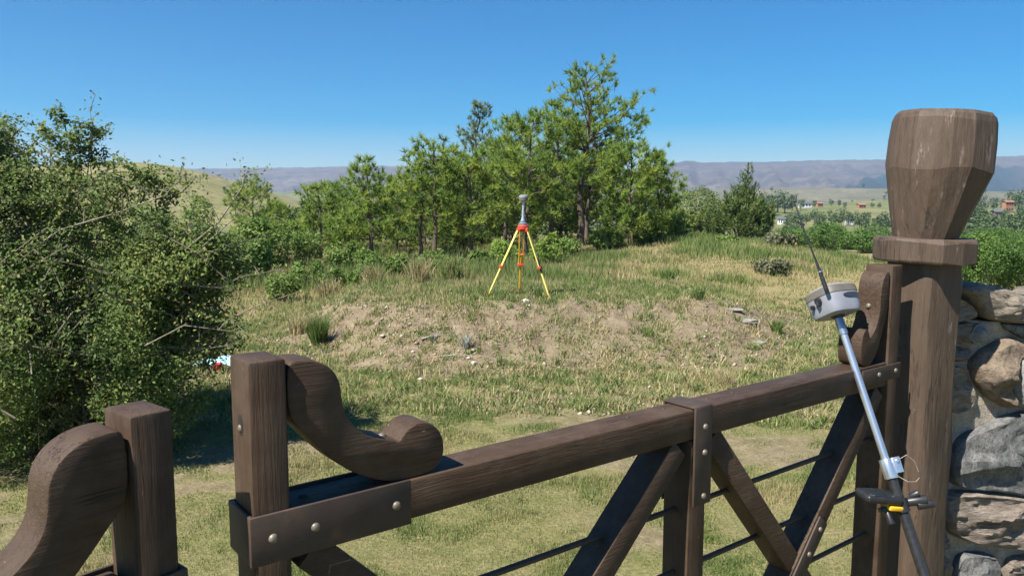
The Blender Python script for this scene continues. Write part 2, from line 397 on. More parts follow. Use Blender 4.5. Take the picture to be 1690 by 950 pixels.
# ------------------------------------------------------------------ foliage builders
def unit(v): return v / (np.linalg.norm(v, axis=-1, keepdims=True) + 1e-9)
def leaf_quads(P, D, L, Wd, tint, g, nref=None):
    """folded leaves: at P, pointing along D, length L, width Wd -> V, F (tris)"""
    n = len(P)
    S_ = unit(np.cross(D, unit(g.normal(size=(n, 3))) if nref is None else nref)); U_ = np.cross(S_, D)
    mid = P + D * (L * .45)[:, None]
    a = P; b = mid + S_ * (Wd * .5)[:, None] + U_ * (Wd * .12)[:, None]; c = P + D * L[:, None]; d = mid - S_ * (Wd * .5)[:, None] + U_ * (Wd * .12)[:, None]
    V = np.stack([a, b, c, d], 1).reshape(-1, 3)
    k = np.arange(n)[:, None] * 4
    F = np.concatenate([k + np.array([[0, 1, 2]]), k + np.array([[0, 2, 3]])], 1).reshape(-1, 3)
    return V, F, np.repeat(tint, 2)
def spikes(P, D, L, Wd, tint, g, nref=None):
    n = len(P); S_ = unit(np.cross(D, unit(g.normal(size=(n, 3))) if nref is None else nref))
    V = np.stack([P - S_ * (Wd * .5)[:, None], P + S_ * (Wd * .5)[:, None], P + D * L[:, None]], 1).reshape(-1, 3)
    return V, np.arange(n * 3).reshape(-1, 3), tint

def make_pine(parent, h, rad, base=.3, seed=0, top=1.0, dens=1.0, mat=PINE, lean=0.0, tuft=.26, skew=0.0, trunk_r=None, fill=1.0):
    """a young pine: bent trunk, whorls of limbs, needle tufts on the limb ends; local to parent's base"""
    g = np.random.default_rng(seed)
    tr = trunk_r or (.012 * h + .03)
    tz = np.linspace(0, 1, 9)
    bend = np.cumsum(g.normal(size=(9, 2)) * .012 * h, 0); bend -= bend[0]
    tx = bend[:, 0] + lean * h * tz; ty = bend[:, 1]
    def axis(t): return np.array([np.interp(t, tz, tx), np.interp(t, tz, ty), t * h])
    mb = MB(); mb.tube([axis(t) - (np.array([0, 0, .15]) if t == 0 else 0) for t in tz], [tr * (1.25 if k == 0 else 1) * (1 - .88 * t) + .006 for k, t in enumerate(tz)], 8)
    P = []; D = []; TT = []
    nlev = int((h * (1 - base)) / (.29 if h > 4 else .23) * fill)
    dens = dens * .84
    for i in range(nlev):
        f = (i + g.random() * .7) / nlev; t = base + (1 - base) * f
        prof = (math.sin(math.pi * min(1, .24 + .73 * f)) ** .7) if top > .5 else (1 - f) ** .75 + .10
        if f > .9: prof *= .75
        nb = g.integers(5, 8) if f < .85 else 4
        az0 = g.random() * 6.28
        for k in range(nb):
            if g.random() < .12: continue
            az = az0 + 6.283 * k / nb + g.normal() * .3
            L = rad * prof * g.uniform(.55, 1.2) * (1 + skew * math.cos(az))
            L = max(L, .22)
            el = g.uniform(-.05, .35) + .55 * f
            p0 = axis(t); d0 = np.array([math.cos(az) * math.cos(el), math.sin(az) * math.cos(el), math.sin(el)])
            p1 = p0 + d0 * L * .55; p2 = p0 + d0 * L + np.array([0, 0, .16 * L])
            mb.tube([p0, p1, p2], [max(.008, tr * .34 * (1 - .6 * f)), max(.006, tr * .2 * (1 - .6 * f)), .004], 4, False)
            ns = max(3, int(L * 5.0 * dens)); bt = np.clip(g.normal(.5, .16), .1, .9)
            for q in range(ns):
                s = g.uniform(.30, 1.0) ** .75
                pm = (1 - s) ** 2 * p0 + 2 * s * (1 - s) * p1 + s * s * p2
                side = unit(g.normal(size=3) * np.array([1, 1, .45]) + d0 * .5)
                sl_ = L * .36 * (1.15 - s) * g.uniform(.4, 1.2) + .05
                pe = pm + side * sl_
                nt_ = 1 + int(sl_ / .22)
                for z in range(nt_):
                    pp = pm + (pe - pm) * ((z + 1) / nt_)
                    P.append(pp); D.append(unit(side * .7 + np.array([0, 0, .7]) + d0 * .3)); TT.append(np.clip(bt + g.normal(0, .13), 0, 1))
    P.append(axis(1.0)); D.append(np.array([0, 0, 1.])); TT.append(.6)
    P = np.array(P); D = np.array(D); TT = np.array(TT); n = len(P); K = 20
    PP = np.repeat(P, K, 0); DD = unit(np.repeat(D, K, 0) + g.normal(size=(n * K, 3)) * .75); NR = unit(np.repeat(D, K, 0) + np.array([0, 0, .3]) + g.normal(size=(n * K, 3)) * .6)
    V, F, tn = spikes(PP - DD * .02, DD, tuft * g.uniform(.7, 1.2, n * K), tuft * .15 * g.uniform(.7, 1.3, n * K), np.clip(np.repeat(TT, K) + g.normal(0, .12, n * K), 0, 1), g, NR)
    mb.build('trunk', BARK, parent, ang=80)
    link('crown', np_mesh('crown', V, F, tn), mat, parent)

def clump_crown(parent, blobs, n, leaf, mat, seed, thr=.42, ns=1.6, shell=.6, up=.3, name='crown', tint_mu=.5, kind='leaf', fr=3.0):
    """leaves through a union of ellipsoids, broken into clumps by noise"""
    g = np.random.default_rng(seed)
    vol = np.array([b[3] * b[4] * b[5] for b in blobs]); vol = vol ** .72 / (vol ** .72).sum()
    P = []; Nn = []
    got = 0
    while got < n:
        m = n * 2
        k = g.choice(len(blobs), m, p=vol); B = np.array(blobs)[k]
        d = unit(g.normal(size=(m, 3))); rr = g.random(m) ** (1 / fr)
        rr = np.where(g.random(m) < shell, np.maximum(rr, g.uniform(.75, 1.08, m)), rr)
        p = B[:, :3] + d * rr[:, None] * B[:, 3:6]
        nz = .65 * vnoise3(p * ns, seed) + .35 * vnoise3(p * ns * 2.7, seed + 5)
        ok = (nz > thr) & (p[:, 2] > .02)
        P.append(p[ok]); Nn.append(d[ok]); got += ok.sum()
    P = np.concatenate(P)[:n]; Dn = np.concatenate(Nn)[:n]
    nref = unit(Dn * .7 + g.normal(size=(n, 3)) * .55 + np.array([0, 0, .45]))        # leaf blades face outward and up
    D = unit(np.cross(nref, g.normal(size=(n, 3)))) if kind == 'leaf' else unit(Dn * .7 + g.normal(size=(n, 3)) * .6 + np.array([0, 0, up]))
    tc = vnoise3(P * ns * 1.3, seed + 9)
    tint = np.clip(tint_mu + (tc - .5) * .7 + g.normal(0, .17, n), 0, 1)
    L = leaf * g.uniform(.65, 1.3, n)
    V, F, tn = (leaf_quads(P, D, L, L * .52, tint, g, nref) if kind == 'leaf' else spikes(P, D, L, L * .24, tint, g, nref))
    return link(name, np_mesh(name, V, F, tn), mat, parent)

# ------------------------------------------------------------------ pines of the grove
def place(name, px, Y, label, cat, group=None, rz=None):
    x, y, z = at(px, Y)
    return empty(name, (x, y, z), (px * 1.7 % 6.28) if rz is None else rz, label, cat, group)
FAR_WOOD = []
GR = 'pines of the grove behind the tripod'
# px column, distance, top y in the photo, crown half width in px, crown base fraction, label, options
pines = [
 (957, 31.0, 120, 78, .40, 'tallest pine of the grove, with a bare straight trunk and open rounded top', dict(lean=.012, dens=1.0, skew=.12, tuft=.26, trunk_r=.14, fill=.8)),
 (968, 34.5, 215, 55, .40, 'pine with a dark trunk right behind the tallest pine', dict()),
 (1042, 28.5, 240, 62, .10, 'dense pine right of the tallest pine, its branches reaching the grass', dict(dens=1.4)),
 (1088, 29.5, 256, 42, .05, 'narrow dense pine at the right end of the grove', dict(dens=1.4, top=.3)),
 (868, 26.5, 196, 76, .28, 'broad pine whose dark trunk stands right behind the tripod', dict(dens=1.25, tuft=.28)),
 (905, 31.0, 180, 50, .25, 'pine with an uneven top between the tripod and the tallest pine', dict()),
 (832, 30.5, 205, 52, .22, 'leafy pine rising just left of the tripod receiver', dict(dens=1.2)),
 (778, 26.5, 262, 66, .30, 'forked pine with a low dark trunk left of the tripod', dict(dens=1.2)),
 (783, 38.0, 172, 46, .45, 'slender sparse grey-green pine poking above the grove on the left', dict(dens=.75, mat=PINE_PALE, tuft=.26, top=.3)),
 (717, 27.0, 238, 50, .36, 'slim pine with a thin dark trunk in the left half of the grove', dict(dens=1.15)),
 (692, 27.5, 262, 44, .45, 'pine with a pale bare lower trunk beside the slim dark trunk', dict(dens=1.1)),
 (742, 33.0, 300, 50, .15, 'bushy pine filling the gap behind the slim pine', dict(dens=1.2)),
 (613, 26.0, 268, 58, .24, 'spreading pine with a pointed top at the left of the grove', dict(dens=1.3, top=.3)),
 (654, 31.0, 300, 50, .12, 'low bushy pine behind the spreading left pine', dict(dens=1.2)),
 (528, 28.0, 312, 48, .04, 'bright round young pine at the left end of the grove', dict(dens=1.4)),
 (560, 31.0, 306, 44, .06, 'young pine between the round young pine and the spreading pine', dict(dens=1.3)),
 (462, 40.0, 338, 30, .05, 'small pine standing apart on the left in front of the grassy hill', dict(dens=1.3, top=.3)),
 (418, 44.0, 305, 42, .05, 'dark pine behind the bare twigs of the big bush', dict(dens=1.2)),
 (1005, 36.0, 255, 60, .12, 'shaded pine deep in the grove right of the tallest trunk', dict(dens=1.2)),
 (846, 36.0, 250, 70, .06, 'shaded pine deep in the grove behind the tripod', dict(dens=1.2)),
 (925, 37.0, 262, 70, .04, 'shaded pine deep in the grove left of the tallest trunk', dict(dens=1.2)),
 (700, 37.0, 300, 64, .03, 'shaded low-branched pine behind the pale bare trunk', dict(dens=1.2)),
 (780, 33.5, 290, 62, .03, 'shaded low-branched pine behind the forked pine', dict(dens=1.2)),
 (585, 35.0, 318, 52, .03, 'low-branched young pine behind the spreading pine', dict(dens=1.2)),
 (1068, 37.0, 290, 56, .03, 'low-branched pine behind the dense pines on the right of the grove', dict(dens=1.2)),
]
for i, (px, Y, ty, hw, base, lab, kw) in enumerate(pines):
    e = place('pine_tree', px, Y, lab, 'pine tree', GR, rz=0)
    h = EYE + (330 - ty) / FPX * Y - e.location.z
    make_pine(e, h, hw * 1.15 / FPX * Y, base if i in (0, 1, 9, 10) else base * .8, seed=100 + i, **kw)

for i, (px, Y, ty, wp) in enumerate([(490, 70, 332, 90), (560, 78, 338, 110), (640, 72, 330, 110), (720, 80, 330, 120), (800, 74, 326, 120), (880, 80, 330, 120), (960, 76, 326, 120), (1030, 82, 330, 110), (1095, 70, 326, 80)]):
    FAR_WOOD.append((px, Y, ty, wp))
# juniper on the right of the ridge
def make_juniper():
    e = place('juniper_tree', 1226, 36, 'dark spiky juniper with several pointed tops on the grassy ridge', 'juniper tree', rz=0)
    blobs = [(0, 0, .9, 1.15, 1.1, .9)]
    g = np.random.default_rng(71)
    spires = [(.20, 0, 2.95), (.02, .2, 2.6), (-.35, 0, 2.1), (-.65, .1, 1.7), (.55, 0, 2.1), (.85, .1, 1.75), (1.15, -.1, 1.4), (-1.1, 0, 1.35), (-1.35, .2, 1.0), (0, -.6, 1.7), (.5, -.7, 1.5), (-.5, -.6, 1.5)]
    for x, y, z in spires:
        for k in range(4): blobs.append((x * (.7 + .1 * k), y, z * (.45 + .16 * k), .40 - .085 * k, .40 - .085 * k, .38))
    mb = MB()
    for k, (x, y, z) in enumerate(spires): mb.tube([(x * .1, y * .1, -.1), (x * .6, y * .6, z * .4), (x, y, z * .85)], [.05, .03, .008], 5)
    e.scale = (1.12, 1.12, 1.14)
    mb.build('trunk', BARK, e, ang=80)
    clump_crown(e, blobs, 15000, .16, JUNIPER, 72, thr=.42, ns=2.6, up=.9, kind='spike', tint_mu=.45)
make_juniper()
e = place('broadleaf_tree', 1156, 62, 'round-topped mid green tree between the grove and the juniper', 'tree')
MB().tube([(0, 0, -.2), (.1, 0, 1.5), (0, .1, 3.0)], [.16, .12, .06], 7).build('trunk', BARK, e)
clump_crown(e, [(0, 0, 2.9, 1.75, 1.6, 1.75), (-.9, 0, 1.6, 1.1, 1, 1.3), (1.0, 0, 1.7, 1.0, 1, 1.3), (0, -.5, 1.2, 1.7, 1, 1.1)], 11000, .19, BUSHLEAF, 77, thr=.42, ns=1.3)

# ------------------------------------------------------------------ leafy shrubs, thickets
def shrub(px, Y, hpx, wpx, label, mat=SHRUB, n=1500, seed=0, leaf=None, group=None, name='leafy_shrub', cat='shrub', thr=.42, lobes=5, ty=None):
    e = place(name, px, Y, label, cat, group)
    g = np.random.default_rng(seed); w = wpx / 2 / FPX * Y
    h = hpx / FPX * Y if ty is None else max(.5, EYE + (330 - ty) / FPX * Y - e.location.z)
    bl = [(0, 0, h * .42, w * .7, w * .7, h * .45)]
    st = MB()
    for k in range(lobes):
        a = g.random() * 6.28; q = g.uniform(.35, .75); hh = h * g.uniform(.5, .82)
        c = (math.cos(a) * w * q, math.sin(a) * w * q, hh); s_ = g.uniform(.28, .45)
        bl.append((*c, w * s_, w * s_, min(h * .3, h - hh)))
        st.tube([(0, 0, -.05), (c[0] * .5, c[1] * .5, hh * .55), (c[0] * 1.05, c[1] * 1.05, hh * 1.12)], [.012 * h + .004, .008 * h + .003, .004], 4)
    st.build('stems', TWIG, e, ang=80)
    clump_crown(e, bl, n, leaf or max(.05, 3.4 / 788 * Y), mat, seed + 3, thr=thr, ns=2.2 / max(h, .4), up=.5)
    return e
GS = 'weedy green shrubs along the foot of the grove'
for i, (px, Y, hp, wp, lab) in enumerate([
    (462, 17, 52, 70, 'leafy shrub at the far end of the long bare branch of the big bush'),
    (505, 19.5, 46, 62, 'low green shrub left of the tall green grass tuft'),
    (548, 18.5, 44, 60, 'light green shrub behind the tall green grass tuft'),
    (590, 17.8, 40, 58, 'reddish-stemmed weedy shrub below the spreading pine'),
    (612, 21, 50, 66, 'green shrub around the foot of the spreading pine'),
    (655, 19, 42, 54, 'bushy green shrub under the pale bare trunk'),
    (678, 17, 34, 40, 'small bright shrub in the dry grass below the slim pine'),
    (705, 20, 44, 56, 'green shrub between the thin trunks'),
    (742, 18.5, 38, 52, 'weedy shrub in front of the bushy pine'),
    (795, 21, 40, 60, 'low shrub left of the tripod legs'),
    (836, 22.5, 52, 66, 'dark shrub behind the left tripod leg'),
    (900, 23.5, 56, 70, 'dark broadleaf shrub behind the right tripod leg'),
    (938, 25, 38, 60, 'grey-green low shrub left of the tallest trunk'),
    (1000, 28, 34, 70, 'low shrub at the foot of the tallest pine on its right'),
    (1062, 29, 38, 66, 'bush under the dense pine at the edge of the ridge grass'),
    (1118, 31, 36, 62, 'small round bush at the right end of the grove'),
    (1205, 27, 15, 50, 'pale green low bush in front of the juniper'),
    (570, 23, 58, 70, 'tall leafy shrub under the young pines'),
    (500, 25, 62, 74, 'tall leafy shrub at the left end of the grove')]):
    shrub(px, Y, hp, wp, lab, n=1500, seed=200 + i * 7, group=GS, mat=PINE if i in (10, 11) else SHRUB)
for i, (px, Y, hp, wp, lab, mt) in enumerate([
    (1290, 31, 24, 60, 'grey twiggy bush below the orange boulder', TWIGGY),
    (1278, 19, 24, 84, 'grey-brown low bush in the middle of the grassy ridge', TWIGGY)]):
    shrub(px, Y, hp, wp, lab, n=1100, seed=380 + i, mat=mt, thr=.52, lobes=8)
GT = 'bright green bushes of the valley thicket'
for i, (px, Y, hp, wp, lab) in enumerate([
    (1300, 60, 62, 70, 'leftmost bush of the valley thicket beside the orange boulder'),
    (1335, 66, 56, 64, 'bright bush of the valley thicket behind the whip antenna'),
    (1372, 62, 50, 70, 'bright round bush of the valley thicket right of the whip antenna'),
    (1408, 68, 48, 62, 'bush in the middle of the valley thicket below the white house'),
    (1436, 60, 40, 60, 'darker bush of the valley thicket left of the gatepost collar'),
    (1468, 66, 44, 62, 'valley thicket bush half hidden by the gatepost collar'),
    (1350, 78, 58, 90, 'bush at the back of the valley thicket behind the antenna tip'),
    (1420, 84, 50, 90, 'bush at the back of the valley thicket left of the gatepost')]):
    shrub(px, Y, hp, wp, lab, mat=BRIGHT, n=3600, seed=420 + i * 5, group=GT, name='thicket_bush', cat='bush', thr=.42, ty=[374, 377, 371, 374, 384, 388, 365, 367][i], leaf=.17)
GW = 'bright green bushes behind the stone wall'
for i, (px, Y, hp, wp, lab) in enumerate([
    (1600, 18, 108, 90, 'bright green bush between the gatepost and the stone wall'),
    (1648, 17, 120, 110, 'feathery bright green bush rising over the cap stone'),
    (1705, 17.5, 140, 120, 'bright green bush at the right edge above the wall'),
    (1625, 22, 112, 120, 'paler bush at the back behind the stone wall'),
    (1690, 23, 120, 120, 'pale bush at the back at the right edge above the wall'),
    (1580, 24, 92, 110, 'bush at the back right beside the gatepost shaft'),
    (1770, 19, 140, 140, 'bright green bush past the right edge of the wall')]):
    shrub(px, Y, hp, wp, lab, mat=BRIGHT, n=15000, seed=520 + i * 5, group=GW, name='hedge_bush', cat='bush', thr=.38, lobes=12, leaf=.05, ty=[396, 380, 384, 376, 374, 402, 380][i])
for i, (px, Y, ty, wp) in enumerate(FAR_WOOD):
    shrub(px, Y, 0, wp, 'dark valley tree showing through the gaps behind ' + ['the round young pine', 'the young pines on the left', 'the spreading pine', 'the slim pine', 'the forked pine', 'the tripod', 'the tallest trunk', 'the dense right pine', 'the right end of the grove'][i], mat=FARLEAF, n=2600, seed=700 + i * 3, group='trees in the valley behind the pine grove', name='valley_tree', cat='tree', lobes=7, leaf=.36, ty=ty, thr=.34)
GL = 'trees beyond the big bush on the left'
for i, (px, Y, hp, wp, lab) in enumerate([
    (345, 24, 66, 120, 'green tree showing behind the tips of the big bush'),
    (400, 20, 80, 110, 'green bush behind the lower right branches of the big bush'),
    (285, 26, 118, 140, 'dark tree behind the middle of the big bush'),
    (440, 24, 90, 90, 'feathery green tree right of the big bush')]):
    shrub(px, Y, hp, wp, lab, mat=SHRUB, n=4200, seed=620 + i * 5, group=GL, name='broadleaf_tree', cat='tree', lobes=8, leaf=.11)

# ------------------------------------------------------------------ far trees (shared meshes)
def far_proto(seed, tall):
    e = empty('far_tree')
    MB().tube([(0, 0, -.4), (0, 0, 2.2)], [.22, .12], 5).build('trunk', BARK, e)
    bl = [(0, 0, 3.4, 1.5, 1.5, 1.9)] + [(random.uniform(-1, 1), random.uniform(-1, 1), random.uniform(2, 4.8) * tall, .9, .9, .9) for k in range(5)]
    clump_crown(e, bl, 420, .62, FARLEAF, seed, thr=.3, ns=.7)
    return e
protos = [far_proto(801, 1.0), far_proto(802, 1.2), far_proto(803, .8)]
used = set()
def far_tree(px, Y, hpx, label, group, ground=None):
    k = random.randrange(3)
    if k in used: o = copy_tree(protos[k])
    else: o = protos[k]; used.add(k)
    x, y, z = at(px, Y)
    if ground is not None: z = float(ground(np.array([x]), np.array([y]))[0])
    sc = hpx / FPX * Y / 5.4
    o.location = (x, y, z - .1); o.scale = (sc * random.uniform(.85, 1.25), sc, sc); o.rotation_euler = (0, 0, random.uniform(0, 6.28))
    tag(o, label, 'tree', group)
G1 = 'small trees scattered over the far pasture on the right'
for px, Y, hp in [(1302, 330, 20), (1318, 300, 22), (1332, 340, 20), (1345, 310, 24), (1358, 330, 22), (1374, 320, 26), (1386, 300, 30), (1398, 340, 28), (1412, 320, 26), (1424, 300, 24), (1432, 330, 24), (1446, 310, 18), (1458, 290, 28), (1466, 300, 24), (1340, 250, 18), (1395, 240, 20), (1440, 235, 22), (1575, 300, 34), (1590, 280, 36), (1604, 310, 40), (1612, 270, 34), (1622, 330, 30), (1640, 290, 26), (1652, 260, 28), (1668, 270, 26), (1684, 290, 26), (1632, 240, 20), (1600, 230, 24), (1585, 250, 28), (1660, 330, 20), (1688, 350, 26)] + [(random.uniform(1300, 1475), random.uniform(180, 300), random.uniform(20, 34)) for _ in range(18)] + [(random.uniform(1575, 1700), random.uniform(120, 230), random.uniform(30, 52)) for _ in range(30)] + [(random.uniform(1290, 1480), random.uniform(110, 170), random.uniform(28, 42)) for _ in range(22)]:
    far_tree(px, Y, hp, 'small dark green tree on the far pasture slope on the right', G1)
G2 = 'dark trees along the skyline of the far pasture'
for px, Y, hp in [(1272, 420, 34), (1284, 440, 38), (1296, 430, 36), (1308, 460, 28), (1322, 470, 18), (1252, 400, 30), (1268, 470, 26), (1240, 440, 24), (1395, 520, 10), (1440, 530, 9), (1452, 540, 10), (1345, 520, 12), (1372, 560, 12), (1385, 540, 11), (1620, 480, 24), (1600, 500, 20), (1640, 470, 22), (1672, 450, 34), (1682, 470, 34), (1655, 500, 18)]:
    far_tree(px, Y, hp, 'grey-green tree along the far skyline below the mountains', G2)
for k in range(34):
    far_tree(random.uniform(1240, 1700), random.uniform(960, 1400), random.uniform(5, 10), 'tiny dark tree dotted over the far hillside', 'tiny trees dotted over the far hillside', hill_far)
G3 = 'lone trees on the grassy hill'
for px, Y, hp, lab in [(343, 455, 7, 'lone dark tree on the crest of the grassy hill'), (371, 430, 8, 'small tree just below the crest of the grassy hill'), (443, 330, 22, 'dark tree at the right foot of the grassy hill'), (456, 380, 30, 'tall thin tree by the pale hut at the foot of the hill'), (468, 390, 18, 'dark round tree right of the pale hut'), (490, 340, 8, 'low bush on the bare ground right of the hut'), (372, 290, 13, 'small round tree halfway up the grassy hill'), (295, 300, 8, 'tiny tree on the left part of the grassy hill')]:
    far_tree(px, Y, hp, lab, G3, hill_left)

# ------------------------------------------------------------------ far houses
WHITEW = simple('white_render', (.72, .70, .66), .8, 0, 3, .08); ORANGE = simple('orange_wood', (.30, .15, .075), .7, 0, 3, .2)
ROOFD = simple('dark_roof', (.10, .10, .115), .6, 0, 3, .2); ROOFR = simple('red_roof', (.27, .12, .065), .7, 0, 3, .2); GLASS = simple('window_glass', (.03, .04, .05), .15, 0, 3, .1)
def house(px, Y, wpx, label, wall, roof, storeys=1, ground=None, rz=.2, dz=0):
    x, y, z = at(px, Y)
    if ground is not None: z = float(ground(np.array([x]), np.array([y]))[0])
    e = empty('house', (x, y, z + dz), rz, label, 'house')
    w = wpx * .85 / FPX * Y; d = w * .55; h = 2.5 * storeys
    MB().box((0, 0, h / 2 - .6), (w, d, h + 1.2)).build('wall', wall, e)
    rf = MB(); o = .4
    A = [(-w / 2 - o, -d / 2 - o, h), (w / 2 + o, -d / 2 - o, h), (w / 2 + o, d / 2 + o, h), (-w / 2 - o, d / 2 + o, h)]
    rf.prism([(-d / 2 - o, h + .02), (0, h + d * .32), (d / 2 + o, h + .02), (d / 2 + o, h + .2), (0, h + d * .32 + .25), (-d / 2 - o, h + .2)], -w / 2 - o, w / 2 + o, lambda p, a: (a, p[0], p[1]))
    rf.build('roof', roof, e)
    for k in range(3):
        for s_ in range(storeys):
            MB().box((w * (-.3 + .3 * k), -d / 2 - .03, 1.5 + 2.8 * s_), (w * .13, .1, 1.2)).build('window', GLASS, e)
    return e
house(1329, 505, 21, 'white far house with a dark roof on the pasture skyline', WHITEW, ROOFD)
house(1353, 515, 11, 'small orange far house right of the white skyline house', ORANGE, ROOFR)
house(1422, 520, 15, 'low orange far house near the gatepost on the pasture skyline', ORANGE, ROOFR)
house(1291, 330, 14, 'white far house left of the whip antenna', WHITEW, ROOFD, rz=-.3)
house(1403, 345, 13, 'white far house among the pasture trees', WHITEW, ROOFD)
house(1664, 400, 18, 'two-storey orange chalet far behind the stone wall', ORANGE, ROOFR, 2)
house(1648, 370, 22, 'long brown far house with a dark roof left of the chalet', simple('brown_wall', (.25, .17, .12), .8, 0, 3, .2), ROOFD)
house(322, 270, 24, 'long white shed with a reddish front at the foot of the grassy hill', WHITEW, simple('zinc_roof', (.5, .5, .5), .4, .2, 3, .1), ground=hill_left, rz=.5, dz=1.2)
house(449, 360, 5, 'tiny pale hut among the trees right of the grassy hill', WHITEW, ROOFD, ground=hill_left)

# ------------------------------------------------------------------ the big bush on the left
def make_bush():
    B = Vector((-3.75, 6.9, 0)); B.z = float(H(np.array([B.x]), np.array([B.y]))[0])
    e = empty('large_bush', B, 0, 'large thorny dark green bush with arching bare twigs on the left', 'bush')
    g = np.random.default_rng(31)
    blobs = [(-.2, 0, 1.15, 1.35, 1.2, 1.15), (-1.5, .1, 1.5, 1.3, 1.2, 1.35), (-.6, 0, 1.85, 1.0, 1.0, .75), (-.62, .1, 2.45, .60, .6, .46),
             (-.05, .1, 2.66, .26, .3, .24), (-1.35, 0, 2.55, .8, .7, .48), (.45, -.1, 1.0, .9, .9, .80), (.20, 0, 2.20, .62, .5, .34), (.55, .1, 2.22, .28, .3, .16),
             (.85, 0, 1.55, .55, .6, .45), (1.05, 0, 1.62, .36, .45, .30), (.92, 0, 1.2, .42, .5, .32), (.35, -.3, .55, .75, .7, .5), (-.9, -.5, .8, 1.3, .9, .9), (-2.6, 0, 1.4, 1.2, 1.2, 1.5), (1.05, .05, .92, .3, .3, .14)]
    clump_crown(e, blobs, 190000, .034, BUSHLEAF, 33, thr=.53, ns=2.5, shell=.72, up=.25, fr=2.2, tint_mu=.47)
    # arching stems and twigs
    st = MB(); tips = []; curves = []
    root = [Vector((g.uniform(-.7, .2), g.uniform(-.3, .4), 0)) for _ in range(40)]
    for i in range(520):
        b = blobs[g.choice(len(blobs), p=np.array([.12, .1, .08, .06, .02, .06, .1, .05, .03, .07, .06, .06, .06, .07, .04, .02]))]
        d = unit(g.normal(size=3)) * np.array([1, 1, .9]); d[1] = -abs(d[1]) * .9
        tip = Vector(np.array(b[:3]) + d * np.array(b[3:6]) * g.uniform(.9, 1.12))
        if tip.z < .1: tip.z = .15
        if i < 60: a = root[i % 40]
        else: a = Vector(np.array(b[:3]) + g.normal(size=3) * np.array(b[3:6]) * .45)
        a.z = max(a.z, -.05)
        mid = a.lerp(tip, .55) + Vector((g.normal() * .12, g.normal() * .12, .10 + .22 * (tip - a).length * g.random()))
        p1 = a.lerp(mid, .5) + Vector(g.normal(size=3)) * .03; p2 = mid.lerp(tip, .5) + Vector(g.normal(size=3)) * .03
        r0 = .013 if i < 60 else .0065
        curves.append((a, p1, mid, p2, tip))
        st.tube([a, p1, mid, p2, tip], [r0, r0 * .85, r0 * .65, r0 * .45, .0022], 4, False)
    # the bare branches that stick out to the right
    BRANCH = bark_mat('bare_branch_bark', (.24, .205, .155))
    def arm(pts, r0, nt=5, L=.25):
        ar = MB()
        pts = [Vector(p) for p in pts]
        ar.tube(pts, [r0 * (1 - .75 * k / (len(pts) - 1)) for k in range(len(pts))], 5, False)
        for k in range(nt):
            f = .35 + .63 * k / max(1, nt - 1); s = f * (len(pts) - 1); q = min(int(s), len(pts) - 2); p = pts[q].lerp(pts[q + 1], s - q)
            d = Vector((g.uniform(-.5, .9), g.uniform(-.5, .5), g.uniform(-.1, 1))).normalized() * (L * g.uniform(.4, 1.1))
            ar.tube([p, p + d * .5 + Vector((0, 0, .01)), p + d], [.0035, .0028, .0016], 4, False); tips.append(p + d); tips.append(p + d * .55)
        tips.append(pts[-1]); ar.build('bare_branch', BRANCH, e, ang=80)
    arm([(.5, -.2, 1.45), (.95, -.3, 1.72), (1.3, -.3, 2.0), (1.5, -.3, 2.28), (1.55, -.3, 2.42)], .013, 9, .26)
    arm([(.6, -.3, 1.4), (1.0, -.35, 1.65), (1.35, -.35, 1.95), (1.62, -.3, 2.2)], .010, 8, .25)
    arm([(.5, -.1, 1.5), (.85, -.2, 1.72), (1.05, -.2, 2.05), (1.0, -.2, 2.3)], .006, 6, .2)
    arm([(-.4, -.3, 1.7), (.1, -.5, 1.95), (.55, -.5, 2.08), (.9, -.4, 2.22), (1.05, -.4, 2.36)], .010, 8, .22)
    arm([(.2, 0, 2.25), (.6, 0, 2.42), (.85, 0, 2.40), (1.05, 0, 2.33)], .005, 4, .14)
    arm([(.05, 0, 2.3), (.10, 0, 2.6), (.14, 0, 2.78), (.12, 0, 2.95)], .006, 5, .16)
    arm([(.6, -.2, .9), (1.1, -.3, 1.05), (1.55, -.3, 1.28), (1.95, -.3, 1.42)], .009, 6, .22)
    arm([(.5, -.3, .8), (.9, -.4, .95), (1.2, -.4, .95), (1.5, -.35, 1.0)], .008, 9, .22)
    arm([(.4, -.4, .75), (.85, -.5, .78), (1.2, -.5, .88)], .007, 6, .2)
    arm([(.6, -.2, 1.25), (1.1, -.3, 1.4), (1.5, -.3, 1.55), (1.8, -.3, 1.6)], .008, 8, .22)
    for k in range(2):
        x = g.uniform(-2.2, 1.0); z = g.uniform(.6, 2.3); ln = g.uniform(.4, 1.0)
        arm([(x, -1.05, z), (x + ln * .45, -1.2, z + ln * .22), (x + ln, -1.15, z + ln * g.uniform(.1, .5))], .006, 4, .18)
    st.build('stems', TWIG, e, ang=80)
    cv = np.array([[list(q) for q in c] for c in curves]); m = 46000; ci = g.integers(60, len(cv), m); u = (g.random(m) ** .7) * 3.999; q = u.astype(int); w_ = (u - q)[:, None]
    sp = cv[ci, q] * (1 - w_) + cv[ci, q + 1] * w_ + g.normal(size=(m, 3)) * .022
    L = g.uniform(.026, .052, m); nr = unit(g.normal(size=(m, 3)) * .6 + np.array([-.2, -.4, .7])); ct = np.clip(.50 + .20 * g.normal(size=len(cv))[ci] + g.normal(0, .12, m), 0, 1)
    V, F, tn = leaf_quads(sp, unit(np.cross(nr, g.normal(size=(m, 3)))), L, L * .5, ct, g, nr)
    link('spray_leaves', np_mesh('spray_leaves', V, F, tn), BUSHLEAF, e)
    tp = np.repeat(np.array([list(t) for t in tips]), 7, 0); tp = tp + g.normal(size=tp.shape) * .035
    n = len(tp); L = g.uniform(.022, .045, n)
